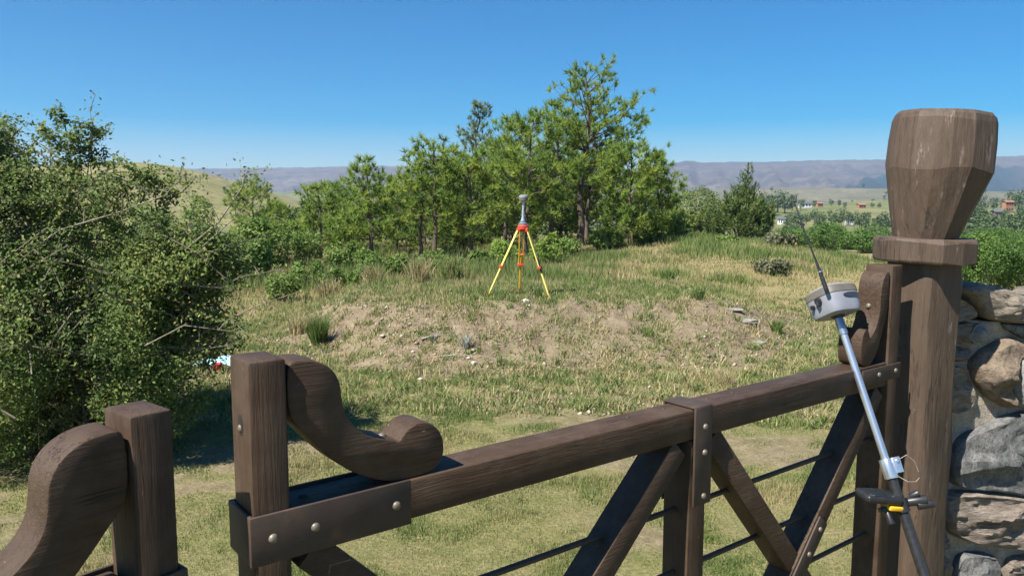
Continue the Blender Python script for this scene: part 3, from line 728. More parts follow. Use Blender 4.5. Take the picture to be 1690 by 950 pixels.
    V, F, tn = leaf_quads(tp, unit(g.normal(size=(n, 3))), L, L * .5, np.clip(g.normal(.68, .22, n), 0, 1), g)
    link('twig_leaves', np_mesh('twig_leaves', V, F, tn), BUSHLEAF, e)
make_bush()

# ------------------------------------------------------------------ grass and ground cover
def blades(P, h, wd, tint, g, bend=.45, tri=False):
    n = len(P); a = g.random(n) * 6.283; S_ = np.stack([np.cos(a), np.sin(a), np.zeros(n)], 1)
    b = g.random(n) * 6.283; Dv = np.stack([np.cos(b) * bend * g.random(n), np.sin(b) * bend * g.random(n), np.ones(n)], 1)
    m = P + Dv * (h * .55)[:, None]; t = P + Dv * (h * .85)[:, None] + np.stack([np.cos(b), np.sin(b), np.zeros(n)], 1) * (h * bend * .5 * g.random(n))[:, None]
    w = (wd * .5)[:, None]
    if tri: return np.stack([P - S_ * w * 1.2, P + S_ * w * 1.2, t], 1).reshape(-1, 3), np.arange(n * 3).reshape(-1, 3), tint
    V = np.stack([P - S_ * w, P + S_ * w, m + S_ * w * .7, m - S_ * w * .7, t], 1).reshape(-1, 3)
    k = np.arange(n)[:, None] * 5
    F = np.concatenate([k + np.array([[0, 1, 2]]), k + np.array([[0, 2, 3]]), k + np.array([[3, 2, 4]])], 1).reshape(-1, 3)
    return V, F, np.repeat(tint, 3)
def grass_field(name, n, r0, r1, hfun, label, seed, amax=37.5):
    g = np.random.default_rng(seed)
    r = g.uniform(r0, r1, n); a = g.uniform(-amax, amax, n) * math.pi / 180
    x = r * np.sin(a); y = r * np.cos(a)
    h, tint, keep = hfun(x, y, r, g)
    ok = g.random(n) < keep
    x, y, h, tint, r = x[ok], y[ok], h[ok], tint[ok], r[ok]
    P = np.stack([x, y, H(x, y) - .006], 1)
    V, F, tn = blades(P, h, np.clip(r * .0010, .0035, .03) * g.uniform(.7, 1.4, len(x)), np.clip(tint, 0, 1), g, tri=True)
    return tag(link(name, np_mesh(name, V, F, tn), GRASS), label, 'grass', kind='stuff')
def lawn(x, y, r, g):
    ba, dr, _ = attrs(x, y)
    c1 = fbm(x * .9, y * .9, 4, 51); c2 = fbm(x * 3.2, y * 3.2, 3, 55)
    h = (.020 + .036 * ss((c2 - .45) / .3)) * g.uniform(.6, 1.5, len(x)) * (1 - .5 * ba)
    tint = .28 + .75 * (c1 - .5) * 2.3 + .55 * (1 - c2) * .5 + g.normal(0, .16, len(x)) + .25 * dr
    keep = ss((c2 - .14 - .46 * ba) / .26) * (1 - .35 * ba) * (1 - ss((y - 13) / 3))
    return h, tint + .0, np.clip(keep, 0, 1)
grass_field('short_grass', 620000, 3.0, 15, lawn, 'short yellow-green grass on the lawn in front of the mound', 61)
def tall(x, y, r, g):
    ba, dr, _ = attrs(x, y)
    c1 = fbm(x * .45, y * .45, 4, 71); c2 = fbm(x * 1.6, y * 1.6, 3, 75)
    band = ss((y - toe(x) - 1.6) / .9)
    left = 1 - ss((x + .5) / 3.5)
    h = (.09 + .22 * ss((c1 - .42) / .25) * ss((y - 14.5) / 3)) * g.uniform(.5, 1.4, len(x)) * (1 + .5 * left)
    h = h * (.45 + .55 * ss((y - toe(x) - 2.2) / 1.5))
    tint = .66 + (c2 - .5) * .9 - .55 * ss((c1 - .50) / .12) * .8 + g.normal(0, .14, len(x))
    keep = band * ss((c2 - .20) / .2) * (1 - .6 * ss((y - 30) / 12))
    return h, tint, keep
grass_field('tall_dry_grass', 300000, 11.0, 42, tall, 'tall straw-coloured grass on top of the mound and ridge', 62)

# weeds on the bare face: small green tufts and pebbles
def weeds():
    g = np.random.default_rng(91); P = []; h = []; t = []
    for k in range(3400):
        r = g.uniform(8, 17); a = g.uniform(-22, 27) * math.pi / 180; x, y = r * math.sin(a), r * math.cos(a)
        m = int(g.integers(10, 34)); s = g.uniform(.03, .10)
        c = g.normal(.50, .28)
        P.append(np.stack([x + g.normal(0, s, m), y + g.normal(0, s, m)], 1)); h.append(g.uniform(.03, .13, m) * g.uniform(.5, 1.3)); t.append(np.clip(g.normal(c, .12, m), 0, 1))
    P = np.concatenate(P); h = np.concatenate(h); t = np.concatenate(t)
    P = np.column_stack([P, H(P[:, 0], P[:, 1]) - .005])
    V, F, tn = blades(P, h, np.full(len(P), .014), t, g, .9)
    tag(link('weed_tufts', np_mesh('weed_tufts', V, F, tn), GRASS), 'small green weeds dotted over the bare slope of the mound', 'weeds', kind='stuff')
weeds()
PEB = simple('pebble_stone', (.50, .44, .36), .9, 0, 5, .3)
def ico(r, seed, sub=1, sq=(1, 1, .6), amt=.25):
    bm = bmesh.new(); bmesh.ops.create_icosphere(bm, subdivisions=sub, radius=r)
    g = np.random.default_rng(seed)
    for v in bm.verts: v.co = Vector((v.co.x * sq[0], v.co.y * sq[1], v.co.z * sq[2])) * (1 + amt * g.normal())
    return bm
def pebbles():
    g = np.random.default_rng(95)
    base = np.array([[1, 0, 0], [-1, 0, 0], [0, 1, 0], [0, -1, 0], [0, 0, .7], [0, 0, -.7]], float)
    fc = np.array([[0, 2, 4], [2, 1, 4], [1, 3, 4], [3, 0, 4], [2, 0, 5], [1, 2, 5], [3, 1, 5], [0, 3, 5]])
    n = 9000; r = g.uniform(8, 15, n); a = g.uniform(-24, 26, n) * math.pi / 180; x = r * np.sin(a); y = r * np.cos(a)
    ba, _, _ = attrs(x, y); ok = g.random(n) < ba * .75 * ss((fbm(x * 1.4, y * 1.4, 3, 97) - .32) / .3); x, y = x[ok], y[ok]; n = len(x)
    s = g.uniform(.010, .028, n) * np.where(g.random(n) < .04, 1.7, 1)
    V = base[None] * (1 + .35 * g.normal(size=(n, 6, 1))) * s[:, None, None]
    th = g.random(n) * 6.28; c, q = np.cos(th)[:, None], np.sin(th)[:, None]
    V = np.stack([V[:, :, 0] * c - V[:, :, 1] * q, V[:, :, 0] * q + V[:, :, 1] * c, V[:, :, 2]], -1) + np.stack([x, y, H(x, y) + s * .25], -1)[:, None]
    F = (np.arange(n)[:, None, None] * 6 + fc[None]).reshape(-1, 3)
    m = leaf_mat('pebble_colours', [(0, (.17, .13, .09)), (.6, (.36, .29, .21)), (1, (.44, .38, .31))], 0, .9)
    tag(link('pebbles', np_mesh('pebbles', V.reshape(-1, 3), F, np.repeat(g.random(n), 8)), m), 'small pebbles and clods scattered over the bare soil of the mound', 'pebbles', kind='stuff')
pebbles()

def tuft(px, Y, n, hpx, wpx, label, tint, name='grass_tuft', cat='grass tuft', mat=GRASS, bend=.5, group=None):
    g = np.random.default_rng(int(px * 7 + Y)); x, y, z = at(px, Y); h = hpx / FPX * Y; w = wpx / FPX * Y / 2
    a = g.random(n) * 6.28; q = np.sqrt(g.random(n)) * w * .55
    P = np.stack([np.cos(a) * q, np.sin(a) * q, np.zeros(n) - .02], 1)
    V, F, tn = blades(P, h * g.uniform(.45, 1.15, n), np.full(n, max(.006, Y * .0012)), np.clip(g.normal(tint, .12, n), 0, 1), g, bend)
    o = link(name, np_mesh(name, V, F, tn), mat); o.location = (x, y, z)
    return tag(o, label, cat, group)
for a in [(520, 11.6, 420, 62, 46, 'tall bright green grass tuft at the left end of the bare slope', .08), (487, 12.4, 200, 40, 60, 'straw-coloured grass clump left of the tall green tuft', .85),
          (540, 16.0, 240, 44, 60, 'dry grass clump behind the tall green tuft', .8), (690, 15.6, 260, 56, 60, 'feathery straw grass clump left of the tripod', .8), (612, 16.2, 200, 46, 60, 'straw grass clump below the spreading pine', .75),
          (745, 16.2, 240, 62, 60, 'tall green-yellow grass clump near the left tripod foot', .4), (1205, 9.2, 240, 36, 60, 'dry feathery grass clump on the slope above the gate rail', .85), (1150, 9.0, 80, 22, 30, 'small dry grass clump left of the feathery one', .7),
          (1155, 12.6, 150, 26, 40, 'green grass clump high on the right part of the mound', .2), (1290, 12.2, 170, 30, 34, 'green grass clump right of the grey rocks', .15), (1105, 17, 170, 24, 40, 'bright green grass clump on top of the mound', .1),
          (890, 12.5, 60, 24, 20, 'dark green weed beside the right tripod foot', .0), (828, 12.5, 60, 20, 40, 'dark green weeds beside the left tripod foot', .0)]:
    tuft(*a)
tuft(768, 10.6, 70, 30, 24, 'silvery grey plant at the foot of the bare slope', .6, 'silver_plant', 'plant', GREYLEAF, .6)
tuft(712, 10.9, 40, 20, 22, 'smaller silvery plant left of the other silvery plant', .4, 'silver_plant', 'plant', GREYLEAF, .6)
# loose stones, sticks, boulders
def rock(px, Y, s, label, mat, sq=(1, 1, .6), seed=1, name='stone', cat='stone', dz=0):
    x, y, z = at(px, Y); bm = ico(s, seed, 2 if s > .1 else 1, sq, .10)
    me = bpy.data.meshes.new(name); bm.to_mesh(me); bm.free()
    o = link(name, me, mat); o.location = (x, y, z + s * sq[2] * .35 + dz); return tag(o, label, cat)
WHITEST = simple('white_stone', (.42, .39, .34), .9, 0, 12, .15)
for q, (px, Y, s, lab) in enumerate([(780, 10.2, .045, 'white stone in front of the silvery plant'), (786, 9.9, .022, 'tiny white stone right below the white stone'), (690, 9.5, .035, 'pale stone in the grass left of the white stone'), (1027, 10.0, .03, 'white stone in the grass right of the bare slope'), (867, 12.0, .06, 'pale flat stones under the tripod'), (1140, 14.2, .06, 'flat pale stone on top of the mound')]):
    rock(px, Y, s, lab, WHITEST, (1.2, 1, .7), 40 + q)
GREYR = simple('outcrop_stone', (.19, .175, .15), .9, 0, 9, .35, .02)
rock(1216, 12.4, .13, 'flat grey rock breaking the mound crest on the right', GREYR, (1.5, .8, .22), 51, 'rock', 'rock')
rock(1240, 12.1, .14, 'jagged grey rock at the end of the rock outcrop', GREYR, (1.3, .8, .30), 52, 'rock', 'rock')
rock(1262, 11.6, .10, 'small grey rock below the outcrop', GREYR, (1.3, .8, .5), 53, 'rock', 'rock')
rock(1303, 33, .30, 'orange boulder beside the valley thicket', simple('orange_stone', (.48, .25, .09), .9, 0, 5, .2), (1.1, 1, .9), 54, 'boulder', 'boulder', .1)
rock(1276, 33, .30, 'dark grey boulder right under the juniper', simple('dark_stone', (.16, .14, .12), .9, 0, 5, .3), (1.4, 1, .6), 55, 'boulder', 'boulder', .05)
def stick(px, Y, L, rz, r, label, name='stick', mat=DEAD, tilt=0):
    x, y, z = at(px, Y); o = MB().tube([(-L / 2, 0, 0), (0, .02, .01), (L / 2, 0, .0)], [r, r * .9, r * .5], 6).build(name, mat)
    o.location = (x, y, z + r + .02); o.rotation_euler = (0, tilt, rz); return tag(o, label, name)
stick(710, 10.9, .30, .25, .018, 'grey stick lying on the bare slope', tilt=-.12)
stick(752, 10.35, .42, .12, .010, 'thin dead stick at the foot of the bare slope')
stick(1445, 10.6, .40, .3, .012, 'thin dead stick on the slope behind the gate scroll')
for k, (px, hpx) in enumerate([(985, 40), (1000, 30)]):
    x, y, z = at(px, 26); 
for px, Y, hp, lab in [(985, 28, 26, 'short dead stump stick right of the tallest trunk'), (996, 28, 20, 'second short dead stick in the grass right of the tallest trunk')]:
    x, y, z = at(px, Y); o = MB().tube([(0, 0, -.1), (.02, 0, hp / FPX * Y)], [.03, .015], 5).build('stick', DEAD); o.location = (x, y, z); tag(o, lab, 'stick')
# litter under the bush: crumpled pale blue plastic sheet and a red and white carton
def litter():
    x, y, z = at(352, 10.2); g = np.random.default_rng(3)
    X, Y = np.meshgrid(np.linspace(-.28, .28, 26), np.linspace(-.2, .2, 18)); 
    Z = .03 + .13 * fbm(X * 9 + 4, Y * 9, 4, 8) * np.clip(1.25 - (np.abs(X / .28) ** 3 + np.abs(Y / .2) ** 3) * .8, .1, 1)
    me = np_mesh('plastic_sheet', np.stack([X + .03 * (fbm(X * 8, Y * 8, 2, 1) - .5), Y, Z], -1).reshape(-1, 3), grid_faces(18, 26)[:, ::-1])
    m = simple('blue_plastic', (.34, .58, .58), .35, 0, 16, .35)
    o = link('plastic_sheet', me, m); o.location = (x, y, z); o.modifiers.new('thick', 'SOLIDIFY').thickness = .004
    tag(o, 'crumpled pale turquoise plastic sheet lying beside the big bush', 'litter')
    e = MB().box((0, 0, .05), (.11, .06, .09), Euler((.3, .2, .4)).to_matrix()).build('carton', simple('red_card', (.55, .06, .06), .5, 0, 9, .1), bevel=.006)
    MB().box((-.03, -.036, .055), (.02, .006, .07), Euler((.3, .2, .4)).to_matrix()).build('label_stripe', WHITEW, e)
    e.location = (x + .06, y - .25, z); tag(e, 'small red and white carton lying by the turquoise plastic sheet', 'litter')
litter()

# ------------------------------------------------------------------ the gate
SCROLL = [(0.076, 1.892), (0.105, 1.894), (0.135, 1.889), (0.160, 1.877), (0.178, 1.858), (0.188, 1.834), (0.190, 1.806), (0.195, 1.776), (0.212, 1.747), (0.240, 1.722), (0.275, 1.706), (0.305, 1.698),
          (0.318, 1.692), (0.328, 1.706), (0.346, 1.719), (0.369, 1.725), (0.394, 1.720), (0.416, 1.703), (0.429, 1.676), (0.430, 1.646), (0.418, 1.622), (0.398, 1.610), (0.360, 1.6065),
          (0.320, 1.6065), (0.285, 1.612), (0.250, 1.626), (0.209, 1.648), (0.171, 1.679), (0.135, 1.717), (0.106, 1.752), (0.076, 1.786)]
def smooth_outline(pts, n=2):
    pts = [np.array(p) for p in pts]
    for _ in range(n):
        q = []
        for i in range(len(pts)):
            a, b = pts[i], pts[(i + 1) % len(pts)]; q += [a * .75 + b * .25, a * .25 + b * .75]
        pts = q
    return pts
def bolt(par, u, z, y=-.012, axis=(0, -1, 0), r=.0095):
    return MB().dome((u, y, z), axis, r, .007, 12).build('bolt', BOLT, par)
def make_gate(e, s=1, sc_z=0.0, sc_k=1.0, full=True):
    """one leaf of the gate in its own frame: x along the leaf (s = -1 mirrors it), y away from the road, z up"""
    D = .105                                      # timber depth
    LEN = 2.435
    def bx(u0, u1, y0, y1, z0, z1): return MB().box((s * (u0 + u1) / 2, (y0 + y1) / 2, (z0 + z1) / 2), (abs(u1 - u0), y1 - y0, z1 - z0))
    stile = bx(0, .073, 0, D, .22, 1.903).build('stile', WOOD_Z, e, bevel=.006)
    rail = bx(.076, LEN - .078, .001, D - .001, 1.518, 1.606).build('top_rail', WOOD_X, e, bevel=.007)
    bx(.076, LEN - .078, .001, D - .001, .30, .39).build('bottom_rail', WOOD_X, e, bevel=.007)
    bx(1.257, 1.331, .004, D - .004, .392, 1.516).build('middle_stile', WOOD_Z, e, bevel=.005)
    top = 1.962 if s > 0 else 1.93
    bx(LEN - .075, LEN, 0, D, .22, top).build('hinge_stile', WOOD_Z, e, bevel=.006)
    def scroll(pts, u):
        f = lambda p, d: (s * p[0], d, p[1])
        q = smooth_outline(pts, 2)
        if s < 0: q = q[::-1]
        return MB().prism(q, .008, D - .008, f).build('scroll_bracket', WOOD_X, e, bevel=.0055, ang=28)
    P1 = [((u - .076) * sc_k + .076, (z - 1.6065) * sc_k + 1.6065 + sc_z) for u, z in SCROLL]
    w1 = scroll(P1, 0)
    ku = LEN - .078
    P2 = [(ku - (u - .076) * .50, 1.6065 + (z - 1.6065) * 1.16) for u, z in SCROLL]
    w2 = scroll(P2[::-1], 0)
    # diagonal braces, halved over one another in each bay
    def brace(u0, z0, u1, z1, y0, y1, w=.072):
        a, b = Vector((u0, 0, z0)), Vector((u1, 0, z1)); t = (b - a).normalized(); nrm = Vector((-t.z, 0, t.x)) * (w / 2)
        q = [a + nrm, b + nrm, b - nrm, a - nrm]
        MB().prism([(p.x, p.z) for p in q], y0, y1, lambda p, d: (s * p[0], d, p[1])).build('brace', WOOD_X, e, bevel=.004)
    for (a, b) in ((.085, 1.247), (1.341, LEN - .085)):
        brace(a + .03, 1.505, b - .03, .405, .014, D - .012); brace(b - .03, 1.502, a + .03, .408, .006, D - .006)
    for zr in (1.298, 1.105, .925):
        MB().tube([(s * .05, .055, zr - .002), (s * (LEN - .03), .055, zr + .004)], .0085, 10).build('rod', IRON, e)
    # iron straps
    T = .006
    st = bx(-.010, .334, -T - .004, -.002, 1.514, 1.611); st.box((s * -.006, D / 2, 1.5625), (.008, D + .012, .097)); st.box((s * .16, D + .005, 1.5625), (.34, .007, .097))
    st = st.build('corner_strap', IRON, e, bevel=.0016)
    for u in (.033, .118, .298): bolt(st, s * u, 1.563, -T - .004)
    ms = bx(1.262, 1.337, -T - .004, -.002, 1.322, 1.612); ms.box((s * 1.2995, D / 2, 1.6115), (.075, D + .016, .006)); ms.box((s * 1.2995, D + .006, 1.46), (.075, .006, .30))
    ms = ms.build('middle_strap', IRON, e, bevel=.0016)
    for z in (1.553, 1.477, 1.347): bolt(ms, s * 1.304, z, -T - .004)
    es = bx(2.172, LEN + .006, -T - .002, -.001, 1.542, 1.598).build('end_strap', IRON, e, bevel=.0016)
    for u in (2.282, 2.402): bolt(es, s * u, 1.571, -T - .002)
    for (a, b) in ((.115, 1.217), (1.371, LEN - .115)):
        cu, cz = (a + b) / 2, .957; t = Vector((b - a, 0, 1.094)).normalized(); nn = Vector((-t.z, 0, t.x)) * .031
        c = Vector((cu, 0, cz)); q = [c + t * .19 + nn, c + t * .19 - nn, c - t * .19 - nn, c - t * .19 + nn]
        cs = MB().prism([(p.x, p.z) for p in q], -.002, .0045, lambda p, d: (s * p[0], d, p[1])).build('brace_strap', IRON, e, bevel=.0012)
        for k in (.155, .06, -.06, -.155):
            p = c + t * k; bolt(cs, s * p.x, p.z, -.002)
    # bolt over a painted dark oval on the free end, bolts on the scrolls, pegs on the rail
    ov = [(.052 + .0115 * math.cos(q), 1.775 + .021 * math.sin(q)) for q in np.linspace(0, 2 * math.pi, 16, endpoint=False)]
    MB().prism(ov, -.0008, .004, lambda p, d: (s * d, p[0], p[1])).build('painted_hole_shade', simple('hole_shade_paint', (.012, .010, .009), .9), e)  # raised near-black oval, shade of a countersunk hole put in as colour
    MB().dome((s * -.0005, .054, 1.768), (-s, 0, 0), .0075, .004, 10).build('bolt', BOLT, e)
    sp = MB(); sp.dome((s * (.1925 if sc_k == 1 else .206), D / 2, 1.786 + sc_z), (s * .92, 0, .4), .0095, .008, 10).build('bolt', BOLT, w1)
    MB().dome((s * 2.2985, D / 2, 1.815), (-s * .95, 0, .3), .0105, .008, 10).build('bolt', BOLT, w2)
    MB().dome((s * .30, D / 2, 1.698 + sc_z), (0, 0, 1), .009, .006, 10).build('bolt', BOLT, w1)
    MB().dome((s * .118, D / 2, 1.6055), (0, 0, 1), .0095, .006, 10).build('bolt', IRON, rail)
    for u in (1.06, 1.205, 1.40, 1.52):
        MB().dome((s * u, D / 2 + .01, 1.6055), (0, 0, 1), .006, .0035, 8).build('peg', IRON, rail)
    # hinges to the gatepost
    for z in (1.58, .5):
        hg = bx(LEN - .012, LEN + .085, .035, .047, z - .02, z + .02); hg.tube([(s * (LEN + .045), .041, z - .04), (s * (LEN + .045), .041, z + .04)], .011, 10)
        hg.build('hinge', IRON, e)
GO = Vector((-.4849, 1.42, 0)); GA = R(37.5)
gate = empty('wooden_gate', GO, GA, 'right leaf of the brown wooden gate, with long rail, X braces and iron straps', 'gate', 'leaves of the brown wooden gate')
make_gate(gate, 1)
gate2 = empty('wooden_gate', (-.594, 1.345, -.065), R(50), 'left leaf of the brown wooden gate, cut off at the lower left edge', 'gate', 'leaves of the brown wooden gate')
make_gate(gate2, -1, -.045, 1.12)

# ------------------------------------------------------------------ carved gatepost
def make_post():
    Q = Vector((1.636, 3.05, 0)); z0 = float(H(np.array([Q.x]), np.array([Q.y]))[0])
    e = empty('gatepost', (Q.x, Q.y, z0), 0, 'brown carved log gatepost with a collar and a flared faceted head', 'gatepost')
    g = np.random.default_rng(17)
    def ring(z, cx, r, n=10, ph=.2, jit=.03, ry=None, tilt=0.0):
        out = []
        for i in range(n):
            a = ph + 2 * math.pi * i / n; q = r * (1 + jit * math.sin(3.1 * i + 1.7))
            x, y = math.cos(a) * q, math.sin(a) * (q if ry is None else q * ry / r)
            out.append(Vector((cx + x, y, z - z0 + x * tilt)))
        return out
    sh = MB(); rr = []
    for k_, (z, cx, r) in enumerate([(-.2, -.035, .140), (.3, -.035, .134), (.7, -.035, .128), (1.0, -.035, .125), (1.25, -.033, .129), (1.5, -.036, .124), (1.75, -.036, .130), (1.88, -.034, .132), (1.965, -.036, .128)]):
        ring_ = []
        for q in range(4):
            for dd in (-14, -5, 5, 14):
                a = R(-155 + 45 + 90 * q + dd + g.normal() * 1.6); rq = r * (1.0 if abs(dd) < 10 else .975) + g.normal() * .0025
                ring_.append(Vector((cx + math.cos(a) * rq, math.sin(a) * rq, z - z0)))
        rr.append(ring_)
    sh.rings(rr).build('shaft', LOG, e, ang=24)
    ck = MB(); rr = []
    for z, r in [(1.962, .175), (1.968, .182), (2.045, .184), (2.056, .178)]:
        rr.append([p + Vector((0, 0, g.normal() * .004)) for p in ring(z, -.036, r, 14, .1, .02, r * .95, -.03)])
    ck.rings(rr).build('collar', LOG, e, bevel=.005, seg=1, ang=13)
    hd = MB(); rr = []
    az = [R(20 + 360 * i / 15 + g.uniform(-8, 8)) for i in range(15)]; jit = g.normal(size=15) * .011
    for z, cx, r, jz in [(2.048, -.040, .112, 0), (2.18, -.021, .150, .004), (2.314, -.002, .186, .008), (2.42, .004, .184, .003), (2.492, .008, .179, .003), (2.512, .009, .173, .002), (2.524, .010, .161, .002)]:
        rr.append([Vector((cx + math.cos(a) * r * (1 + jit[q] + g.normal() * .006), math.sin(a) * r * (1 + jit[q] + g.normal() * .006), z - z0 + g.normal() * jz - math.cos(a) * r * (.085 if z > 2.33 else .05 if z > 2.3 else .02))) for q, a in enumerate(az)])
    hd.rings(rr).build('head', log_mat('painted_log_head', .585, .24), e, ang=8)
make_post()

# ------------------------------------------------------------------ stone wall
def make_wall():
    O = Vector((1.7493, 3.1, 0)); a = R(82); wg = Vector((math.sin(a), math.cos(a), 0))
    z0 = float(H(np.array([O.x]), np.array([O.y]))[0])
    e = empty('stone_wall', (O.x, O.y, 0), math.atan2(wg.y, wg.x), 'rubble stone wall with pale mortar beside the gatepost', 'wall')
    # mortar core with an uneven face
    X, Z = np.meshgrid(np.linspace(-.12, 1.9, 100), np.linspace(z0 - .2, 1.80, 90))
    top = 1.70 + .06 * fbm(X * 4, X * 0, 3, 6); Zc = np.minimum(Z, top)
    Yc = .036 - .034 * fbm(X * 13, Z * 13, 4, 12)
    n1 = np.stack([X, Yc, Zc], -1).reshape(-1, 3); n2 = np.stack([X[[0, -1]], np.full((2, 100), .40), Zc[[0, -1]]], -1).reshape(-1, 3)
    F1 = grid_faces(90, 100)[:, ::-1]; k = 9000
    F2 = []
    for j in range(99):
        F2 += [(8900 + j, 8901 + j, k + 101 + j, k + 100 + j), (k + 100 + j, k + 101 + j, k + 1 + j, k + j)]
    me = np_mesh('mortar', np.concatenate([n1, n2]), np.concatenate([F1, np.array(F2)]), smooth=True)
    link('mortar', me, MORTAR, e)
    STONES = [
     ([(0.0, 1.873), (0.119, 1.872), (0.218, 1.856), (0.312, 1.816), (0.40, 1.80), (0.52, 1.80), (0.53, 1.70), (0.38, 1.696), (0.321, 1.703), (0.272, 1.705), (0.218, 1.715), (0.165, 1.723), (0.12, 1.759), (0.074, 1.818), (0.024, 1.838)], 0, .075, .40),
     ([(0.218, 1.713), (0.276, 1.699), (0.321, 1.700), (0.38, 1.692), (0.379, 1.63), (0.326, 1.645), (0.246, 1.679)], 1, .03, .2),
     ([(-.06, 1.80), (0.003, 1.815), (0.070, 1.799), (0.112, 1.753), (0.102, 1.725), (-.06, 1.715)], 0, .015, .3),
     ([(-.05, 1.704), (0.009, 1.708), (0.084, 1.722), (0.086, 1.690), (0.082, 1.660), (0.087, 1.63), (-.05, 1.627)], 4, .03, .2),
     ([(0.090, 1.689), (0.109, 1.709), (0.145, 1.701), (0.159, 1.655), (0.144, 1.625), (0.093, 1.624)], 3, .05, .15),
     ([(-.05, 1.62), (0.092, 1.612), (0.091, 1.573), (0.043, 1.554), (-.05, 1.575)], 4, .035, .2),
     ([(0.092, 1.553), (0.132, 1.597), (0.186, 1.629), (0.262, 1.653), (0.326, 1.632), (0.340, 1.605), (0.284, 1.574), (0.268, 1.521), (0.266, 1.416), (0.299, 1.358), (0.275, 1.352), (0.196, 1.392), (0.135, 1.447), (0.104, 1.494)], 2, .075, .3),
     ([(0.290, 1.574), (0.332, 1.597), (0.40, 1.610), (0.50, 1.60), (0.53, 1.45), (0.48, 1.36), (0.329, 1.356), (0.306, 1.359), (0.274, 1.416), (0.276, 1.521)], 3, .105, .3),
     ([(-.04, 1.546), (0.083, 1.537), (0.100, 1.481), (0.122, 1.421), (0.115, 1.36), (0.037, 1.338), (0.0, 1.386), (-.04, 1.464)], 0, .03, .25),
     ([(0.024, 1.061), (0.03, 1.186), (0.07, 1.247), (0.164, 1.277), (0.25, 1.323), (0.349, 1.345), (0.44, 1.345), (0.58, 1.28), (0.62, 1.05), (0.46, 0.985), (0.379, 0.989), (0.267, 1.010), (0.184, 1.015), (0.085, 1.034)], 1, .060, .35),
     ([(-0.012, 0.986), (0.004, 1.015), (0.086, 1.020), (0.267, 0.998), (0.379, 0.975), (0.461, 0.965), (0.60, .95), (.63, .80), (0.479, 0.742), (0.378, 0.753), (0.239, 0.772), (0.131, 0.797), (0.038, 0.842), (0.004, 0.915)], 4, .075, .35),
     ([(-.03, 0.838), (0.030, 0.845), (0.045, 0.806), (0.034, 0.767), (-.03, 0.788)], 0, .03, .15),
     ([(0.076, 0.69), (0.099, 0.749), (0.21, 0.750), (0.28, 0.724), (0.290, 0.638), (0.29, 0.56), (0.061, 0.56)], 1, .05, .3),
     ([(0.302, 0.704), (0.40, 0.728), (0.53, 0.715), (0.56, 0.56), (0.314, 0.55)], 4, .05, .3),
     ([(-0.05, 0.704), (-0.010, 0.763), (0.055, 0.741), (0.068, 0.69), (0.050, 0.619), (-0.05, 0.60)], 2, .035, .2),
     # the wall goes on below and past the edge of the picture
     ([(-.06, .56), (.10, .54), (.28, .54), (.27, .36), (.05, .33), (-.06, .38)], 0, .05, .3), ([(.30, .54), (.56, .53), (.60, .36), (.42, .31), (.29, .35)], 2, .06, .3),
     ([(-.06, .34), (.26, .33), (.40, .29), (.36, .10), (-.06, .08)], 4, .06, .3), ([(.42, .29), (.62, .33), (.86, .30), (.84, .08), (.40, .10)], 1, .06, .3),
     ([(.545, 1.80), (.80, 1.83), (1.02, 1.79), (1.0, 1.66), (.76, 1.62), (.55, 1.66)], 4, .07, .38), ([(.55, 1.58), (.74, 1.60), (.98, 1.63), (1.02, 1.42), (.80, 1.34), (.56, 1.38)], 0, .07, .3),
     ([(.60, 1.30), (.80, 1.32), (1.02, 1.38), (1.06, 1.14), (.84, 1.04), (.65, 1.06)], 2, .07, .3), ([(.64, .97), (.84, 1.01), (1.06, 1.10), (1.08, .84), (.88, .74), (.66, .78)], 3, .06, .3),
     ([(.58, .70), (.86, .71), (1.08, .80), (1.10, .55), (.88, .44), (.62, .50)], 1, .07, .3), ([(.64, .47), (.88, .41), (1.10, .50), (1.12, .28), (.9, .32), (.64, .36)], 0, .05, .3)]
    for q, (poly, mi, bulge, depth) in enumerate(STONES):
        g = np.random.default_rng(900 + q)
        P = np.array(smooth_outline(poly, 1)); c = P.mean(0)
        area = .5 * np.sum(P[:, 0] * np.roll(P[:, 1], -1) - np.roll(P[:, 0], -1) * P[:, 1])
        if area < 0: P = P[::-1]
        # resample the outline
        seg = np.linalg.norm(np.roll(P, -1, 0) - P, axis=1); cum = np.concatenate([[0], np.cumsum(seg)]); m = 56
        PP = np.concatenate([P, P[:1]]); s_ = np.linspace(0, cum[-1], m, endpoint=False)
        O2 = np.stack([np.interp(s_, cum, PP[:, k]) for k in (0, 1)], 1)
        O2 = O2 + (np.stack([fbm(O2[:, 0] * 30, O2[:, 1] * 30, 3, q), fbm(O2[:, 0] * 30, O2[:, 1] * 30, 3, q + 50)], 1) - .5) * .012
        rr = []
        rad = math.sqrt(abs(area) / math.pi)
        planes = [(bulge * g.uniform(.85, 1.15), g.normal(size=2) * np.array([.16, .24])) for _ in range(3)] + [(bulge * g.uniform(1.0, 1.35), g.normal(size=2) * np.array([.45, .5])) for _ in range(5)]
